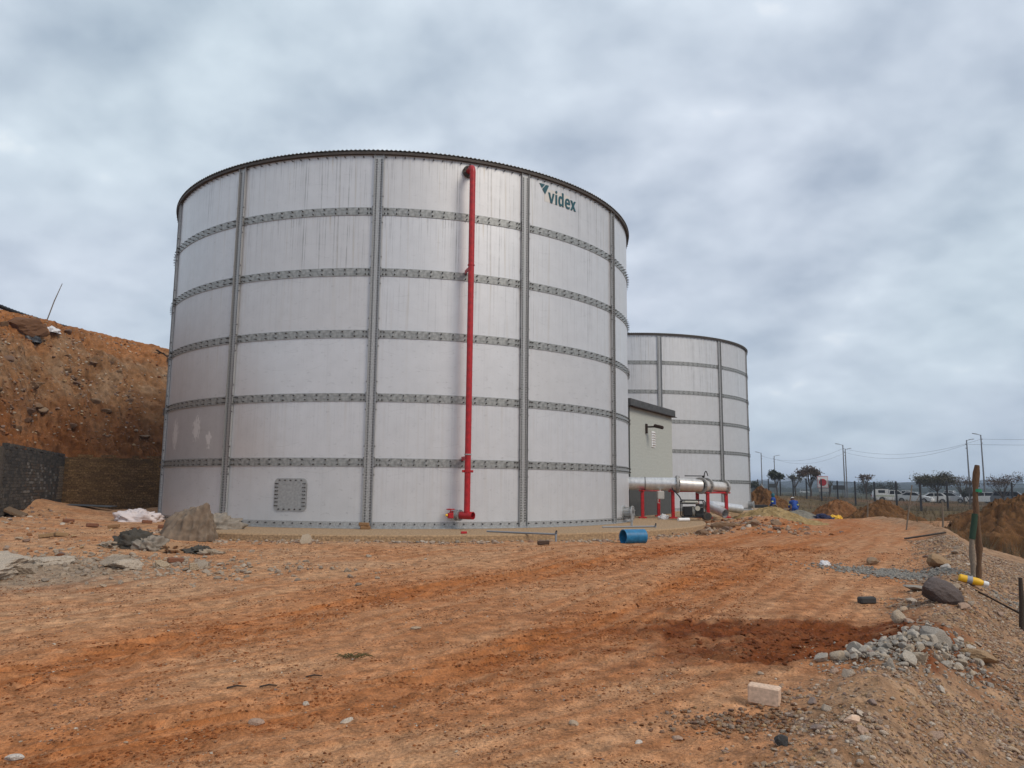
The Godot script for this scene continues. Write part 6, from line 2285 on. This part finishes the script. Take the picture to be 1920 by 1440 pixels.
# ------------------------------------------------------------------ cars
func arch(cx: float, r: float, y: float) -> Array:
	var out := []
	for k in 9:
		var a := PI * k / 8.0
		out.append(Vector2(cx - r * cos(a), y + r * sin(a)))
	return out

func car(called: String, label: String, kind: String, at: Vector3, yaw: float, paint: Material) -> void:
	var y := far_y(at.x, at.z)
	var t = thing(called, label, "car" if kind != "pickup" and kind != "canopy" else "pickup", Vector3(at.x, y, at.z), yaw, "parked white cars beyond the fence")
	var L := 4.4
	var fx := 1.32       # front and rear axle
	var rx := -1.30
	var wr := 0.32
	var low := 0.26
	var prof := []
	var cab := []
	var glass := []
	if kind == "sedan":
		prof = [Vector2(2.18, 0.45), Vector2(2.12, 0.66), Vector2(1.9, 0.76), Vector2(1.0, 0.92), Vector2(-1.45, 0.96), Vector2(-2.1, 0.93), Vector2(-2.18, 0.7), Vector2(-2.15, 0.4)]
		cab = [Vector2(1.05, 0.90), Vector2(0.30, 1.38), Vector2(-0.75, 1.42), Vector2(-1.55, 0.95)]
		glass = [[Vector2(0.86, 0.95), Vector2(0.30, 1.32), Vector2(-0.18, 1.35), Vector2(-0.18, 0.96)], [Vector2(-0.26, 0.96), Vector2(-0.26, 1.35), Vector2(-0.74, 1.35), Vector2(-1.28, 0.98)]]
	elif kind == "hatch":
		L = 3.9; fx = 1.2; rx = -1.25
		prof = [Vector2(1.95, 0.42), Vector2(1.92, 0.68), Vector2(1.65, 0.82), Vector2(0.95, 0.95), Vector2(-1.75, 1.0), Vector2(-1.92, 0.85), Vector2(-1.93, 0.4)]
		cab = [Vector2(1.0, 0.93), Vector2(0.25, 1.44), Vector2(-1.3, 1.46), Vector2(-1.82, 0.98)]
		glass = [[Vector2(0.8, 0.98), Vector2(0.24, 1.37), Vector2(-0.25, 1.40), Vector2(-0.25, 0.99)], [Vector2(-0.33, 0.99), Vector2(-0.33, 1.40), Vector2(-1.15, 1.38), Vector2(-1.45, 1.02)]]
	elif kind == "suv":
		L = 4.7; wr = 0.37; low = 0.34; fx = 1.42; rx = -1.40
		prof = [Vector2(2.3, 0.5), Vector2(2.28, 0.85), Vector2(2.05, 1.0), Vector2(1.05, 1.08), Vector2(-2.2, 1.12), Vector2(-2.32, 0.9), Vector2(-2.3, 0.48)]
		cab = [Vector2(1.1, 1.06), Vector2(0.45, 1.66), Vector2(-1.9, 1.72), Vector2(-2.22, 1.1)]
		glass = [[Vector2(0.92, 1.12), Vector2(0.42, 1.58), Vector2(-0.2, 1.62), Vector2(-0.2, 1.13)], [Vector2(-0.28, 1.13), Vector2(-0.28, 1.62), Vector2(-1.1, 1.62), Vector2(-1.1, 1.14)], [Vector2(-1.18, 1.14), Vector2(-1.18, 1.62), Vector2(-1.8, 1.60), Vector2(-2.0, 1.16)]]
	else:
		L = 5.2; wr = 0.36; low = 0.36; fx = 1.6; rx = -1.5
		prof = [Vector2(2.55, 0.5), Vector2(2.52, 0.85), Vector2(2.3, 1.0), Vector2(1.25, 1.08), Vector2(-2.5, 1.10), Vector2(-2.55, 0.5)]
		cab = [Vector2(1.3, 1.06), Vector2(0.62, 1.66), Vector2(-0.45, 1.70), Vector2(-0.72, 1.08)]
		glass = [[Vector2(1.1, 1.12), Vector2(0.58, 1.58), Vector2(0.15, 1.61), Vector2(0.15, 1.12)], [Vector2(0.07, 1.12), Vector2(0.07, 1.61), Vector2(-0.42, 1.61), Vector2(-0.55, 1.12)]]
	var hw := 0.86
	var body := prof.duplicate()
	body.append(Vector2(prof[-1].x, low))
	body.append_array(arch(rx, wr + 0.06, low).map(func(p): return p))
	body.append_array(arch(fx, wr + 0.06, low).map(func(p): return p))
	body.append(Vector2(prof[0].x, low))
	var g := Geo.new()
	g.prism(body, func(p): return hw - (0.05 if p.y < 0.45 else 0.0) - 0.10 * maxf(0.0, absf(p.x) / L * 2.0 - 0.8))
	put("body", g, paint, t)
	g = Geo.new()
	var belt: float = cab[0].y
	var half := func(p): return hw - 0.07 - 0.28 * (p.y - belt)
	g.prism(cab, half)
	var cb = put("cabin", g, paint, t)
	for w in glass:
		for s in [-1.0, 1.0]:
			g = Geo.new()
			var pts := []
			for p in w:
				pts.append(Vector3(p.x, p.y, s * (half.call(p) + 0.008)))
			g.face(pts, Vector3(0, 0, s))
			put("window", g, M.car_glass, cb)
	for e in [[cab[0], cab[1]], [cab[3], cab[2]]]:
		g = Geo.new()
		var a: Vector2 = e[0].lerp(e[1], 0.1)
		var b: Vector2 = e[0].lerp(e[1], 0.9)
		var o := Vector2(0.01 * signf(a.x - b.x), 0.008)
		g.face([Vector3(a.x + o.x, a.y + o.y, -half.call(a) + 0.06), Vector3(a.x + o.x, a.y + o.y, half.call(a) - 0.06), Vector3(b.x + o.x, b.y + o.y, half.call(b) - 0.06), Vector3(b.x + o.x, b.y + o.y, -half.call(b) + 0.06)], Vector3(signf(a.x - b.x), 0.6, 0).normalized())
		put("windscreen", g, M.car_glass, cb)
	if kind == "canopy":
		g = Geo.new()
		g.prism([Vector2(-0.78, 1.08), Vector2(-0.62, 1.80), Vector2(-2.25, 1.82), Vector2(-2.52, 1.09)], func(p): return hw - 0.05 - 0.1 * (p.y - 1.08))
		var cn = put("canopy", g, paint, t)
		for s in [-1.0, 1.0]:
			g = Geo.new()
			g.face([Vector3(-1.1, 1.28, s * 0.80), Vector3(-1.1, 1.66, s * 0.765), Vector3(-1.95, 1.66, s * 0.765), Vector3(-1.95, 1.28, s * 0.80)], Vector3(0, 0, s))
			put("window", g, M.car_glass, cn)
	if kind == "pickup" or kind == "canopy":
		for s in [-1.0, 1.0]:
			g = Geo.new()
			g.box(T(Vector3(-0.1, 0.88, s * (hw + 0.004))), Vector3(4.4, 0.09, 0.006))
			put("stripe", g, M.stripe, t)
	if kind == "pickup":
		g = Geo.new()
		g.box(T(Vector3(-1.6, 1.102, 0)), Vector3(1.6, 0.01, 1.5))
		put("load_bed", g, M.black, t)
	for x in [fx, rx]:
		for s in [-1.0, 1.0]:
			g = Geo.new()
			var X := Transform3D(Basis(Vector3.RIGHT, PI / 2), Vector3(x, wr, s * (hw - 0.12)))
			g.lathe(X, [Vector2(wr * 0.6, -0.11), Vector2(wr * 0.95, -0.11), Vector2(wr, -0.08), Vector2(wr, 0.08), Vector2(wr * 0.95, 0.11), Vector2(wr * 0.6, 0.11)], 20)
			var wh = put("wheel", g, M.tyre, t)
			g = Geo.new()
			g.lathe(X, [Vector2(0.0, -0.06), Vector2(wr * 0.6, -0.10), Vector2(wr * 0.6, 0.10), Vector2(0.0, 0.06)], 16)
			put("rim", g, M.pipe_flange, wh)
	for s in [-1.0, 1.0]:
		g = Geo.new()
		g.bbox(T(Vector3(prof[0].x - 0.06, prof[0].y + 0.22, s * (hw - 0.26))), Vector3(0.12, 0.13, 0.3), 0.02)
		put("headlight", g, M.pipe_silver, t)
		g = Geo.new()
		g.bbox(T(Vector3(prof[-1].x + 0.04, prof[-1].y + 0.36, s * (hw - 0.14))), Vector3(0.12, 0.24, 0.16), 0.02)
		put("tail_light", g, M.sign_red, t)

func make_cars() -> void:
	car("parked_pickup", "white double cab pickup with canopy and green stripe beyond the fence", "canopy", Vector3(52.6, 0, -106.0), -0.25, M.car_white)
	car("parked_car", "white sedan parked nearest the fence behind the low mound", "sedan", Vector3(51.9, 0, -99.0), -0.75, M.car_white)
	car("parked_pickup", "white pickup with green stripe behind the sedan", "pickup", Vector3(58.6, 0, -114.0), -0.7, M.car_white)
	car("parked_car", "white hatchback left of the flat-topped acacia", "hatch", Vector3(57.6, 0, -105.5), 2.75, M.car_white)
	car("parked_car", "silver white sedan under the flat-topped acacia", "sedan", Vector3(60.2, 0, -105.0), -0.9, M.car_silver)
	car("parked_pickup", "white pickup half hidden behind the acacia trunk", "pickup", Vector3(63.0, 0, -110.5), -0.8, M.car_white)
	car("parked_car", "white hatchback right of the acacia, near the notice", "hatch", Vector3(60.6, 0, -99.0), 2.6, M.car_white)
	car("parked_car", "grey off-roader parked at the right edge", "suv", Vector3(60.4, 0, -92.5), -0.65, M.car_grey)
	car("parked_car", "white car nose behind the timber posts", "sedan", Vector3(63.4, 0, -99.5), -0.9, M.car_silver)
	car("parked_van", "tiny white van seen far off beside the round tree", "suv", Vector3(152.0, 0, -398.0), -0.3, M.car_white)

# ------------------------------------------------------------------ far land
func make_far() -> void:
	for q in [[640.0, 2.0, 5.0, 0.03, M.far_green, "hills"], [1100.0, 3.0, 14.0, 0.011, M.far_hill, "hills"], [1700.0, 14.0, 16.0, 0.005, M.far_hill, "hills"]]:
		var d: float = q[0]
		var f := noise(int(d), q[3], 5)
		var g := Geo.new()
		var n := 420
		for k in n + 1:
			var a := lerpf(-0.25, 0.95, float(k) / n)
			var p := Vector3(sin(a) * d, 0, -cos(a) * d)
			var h: float = q[1] + q[2] * (0.35 + 0.65 * f.get_noise_1d(a * d)) + q[2] * 0.25 * f.get_noise_1d(a * d * 4.0)
			h = maxf(h, 0.6)
			var out := Vector3(sin(a), 0, -cos(a))
			g.vert(p + Vector3(0, -2.5, 0), -out)
			g.vert(p + out * d * 0.02 + Vector3(0, h, 0), (Vector3.UP - out * 0.6).normalized())
			g.vert(p + out * d * 0.12 + Vector3(0, -3.0, 0), (Vector3.UP + out).normalized())
		for k in n:
			for e in 2:
				var o := k * 3 + e
				g.quad(o, o + 3, o + 4, o + 1)
		tag(put(q[5], g, q[4]), "", "", "", "structure")
	var g := Geo.new()
	var p := Vector3(772.0, -1.5, -1165.0)
	for s in [-1.0, 1.0]:
		for z in [-1.0, 1.0]:
			g.tube([Vector3(4.0 * s, 0, 4.0 * z), Vector3(2.2 * s, 16.0, 2.2 * z)], 0.4, 6)
	var t = thing("water_tower", "tiny water tower on the skyline at the right edge", "water tower", p)
	put("legs", g, M.far_hill, t)
	g = Geo.new()
	g.lathe(T(Vector3(0, 16, 0)), [Vector2(0.0, 0.0), Vector2(4.6, 0.0), Vector2(4.6, 9.0), Vector2(0.0, 11.0)], 20)
	put("vessel", g, M.far_hill, t)

func _ready() -> void:
	# camera, at a man's eye, tilted up by 7.7 degrees and rolled by half a degree
	var cam := Camera3D.new()
	cam.name = "camera"
	var P := deg_to_rad(7.7)
	var Q := deg_to_rad(0.55)
	var up0 := Vector3(0, cos(P), sin(P))
	var fw0 := Vector3(0, sin(P), -cos(P))
	cam.basis = Basis(Vector3.RIGHT * cos(Q) + up0 * sin(Q), Vector3.RIGHT * -sin(Q) + up0 * cos(Q), -fw0)
	cam.position = Vector3(0, 1.5, 0)
	cam.fov = rad_to_deg(2.0 * atan(720.0 / 1428.0))
	cam.near = 0.05
	cam.far = 6000.0
	add_child(cam)
	# overcast sky, the sun only a bright place in the cloud behind the camera's right shoulder
	var env := Environment.new()
	env.background_mode = Environment.BG_SKY
	env.sky = cloudy_sky()
	env.tonemap_mode = Environment.TONE_MAPPER_LINEAR
	env.tonemap_exposure = 1.26
	env.fog_enabled = true
	env.fog_density = 0.0005
	env.fog_light_color = Color(0.72, 0.79, 0.88)
	env.sdfgi_enabled = true
	env.ssao_enabled = true
	env.ssil_enabled = true
	var we := WorldEnvironment.new()
	we.name = "environment"
	we.environment = env
	add_child(we)
	var sun := DirectionalLight3D.new()
	sun.name = "sun"
	sun.light_energy = 0.5
	sun.light_color = Color(1.0, 0.94, 0.87)
	sun.light_angular_distance = 24.0
	sun.shadow_enabled = true
	sun.look_at_from_position(Vector3.ZERO, -Vector3(0.58, 0.72, 0.52), Vector3.UP)
	add_child(sun)
	make_materials()
	print("sky ", Time.get_ticks_msec())
	make_land()
	print("land ", Time.get_ticks_msec())
	make_gravel()
	make_bank()
	make_wall()
	print("bank ", Time.get_ticks_msec())
	make_tanks()
	make_pump_house()
	make_header()
	make_generator()
	make_pipes()
	print("pipework ", Time.get_ticks_msec())
	make_yard()
	make_shoulder()
	print("yard ", Time.get_ticks_msec())
	make_heaps()
	person("worker in blue overalls and teal hood standing by the black crate", Vector3(16.15, -0.46, -47.4), -2.2, false)
	person("worker in blue overalls and white hard hat bending over, seen from behind", Vector3(16.25, -0.5, -44.1), 3.0, true)
	print("people ", Time.get_ticks_msec())
	make_fence()
	make_signs()
	make_poles()
	make_trees()
	make_cars()
	make_far()
	print("far ", Time.get_ticks_msec())
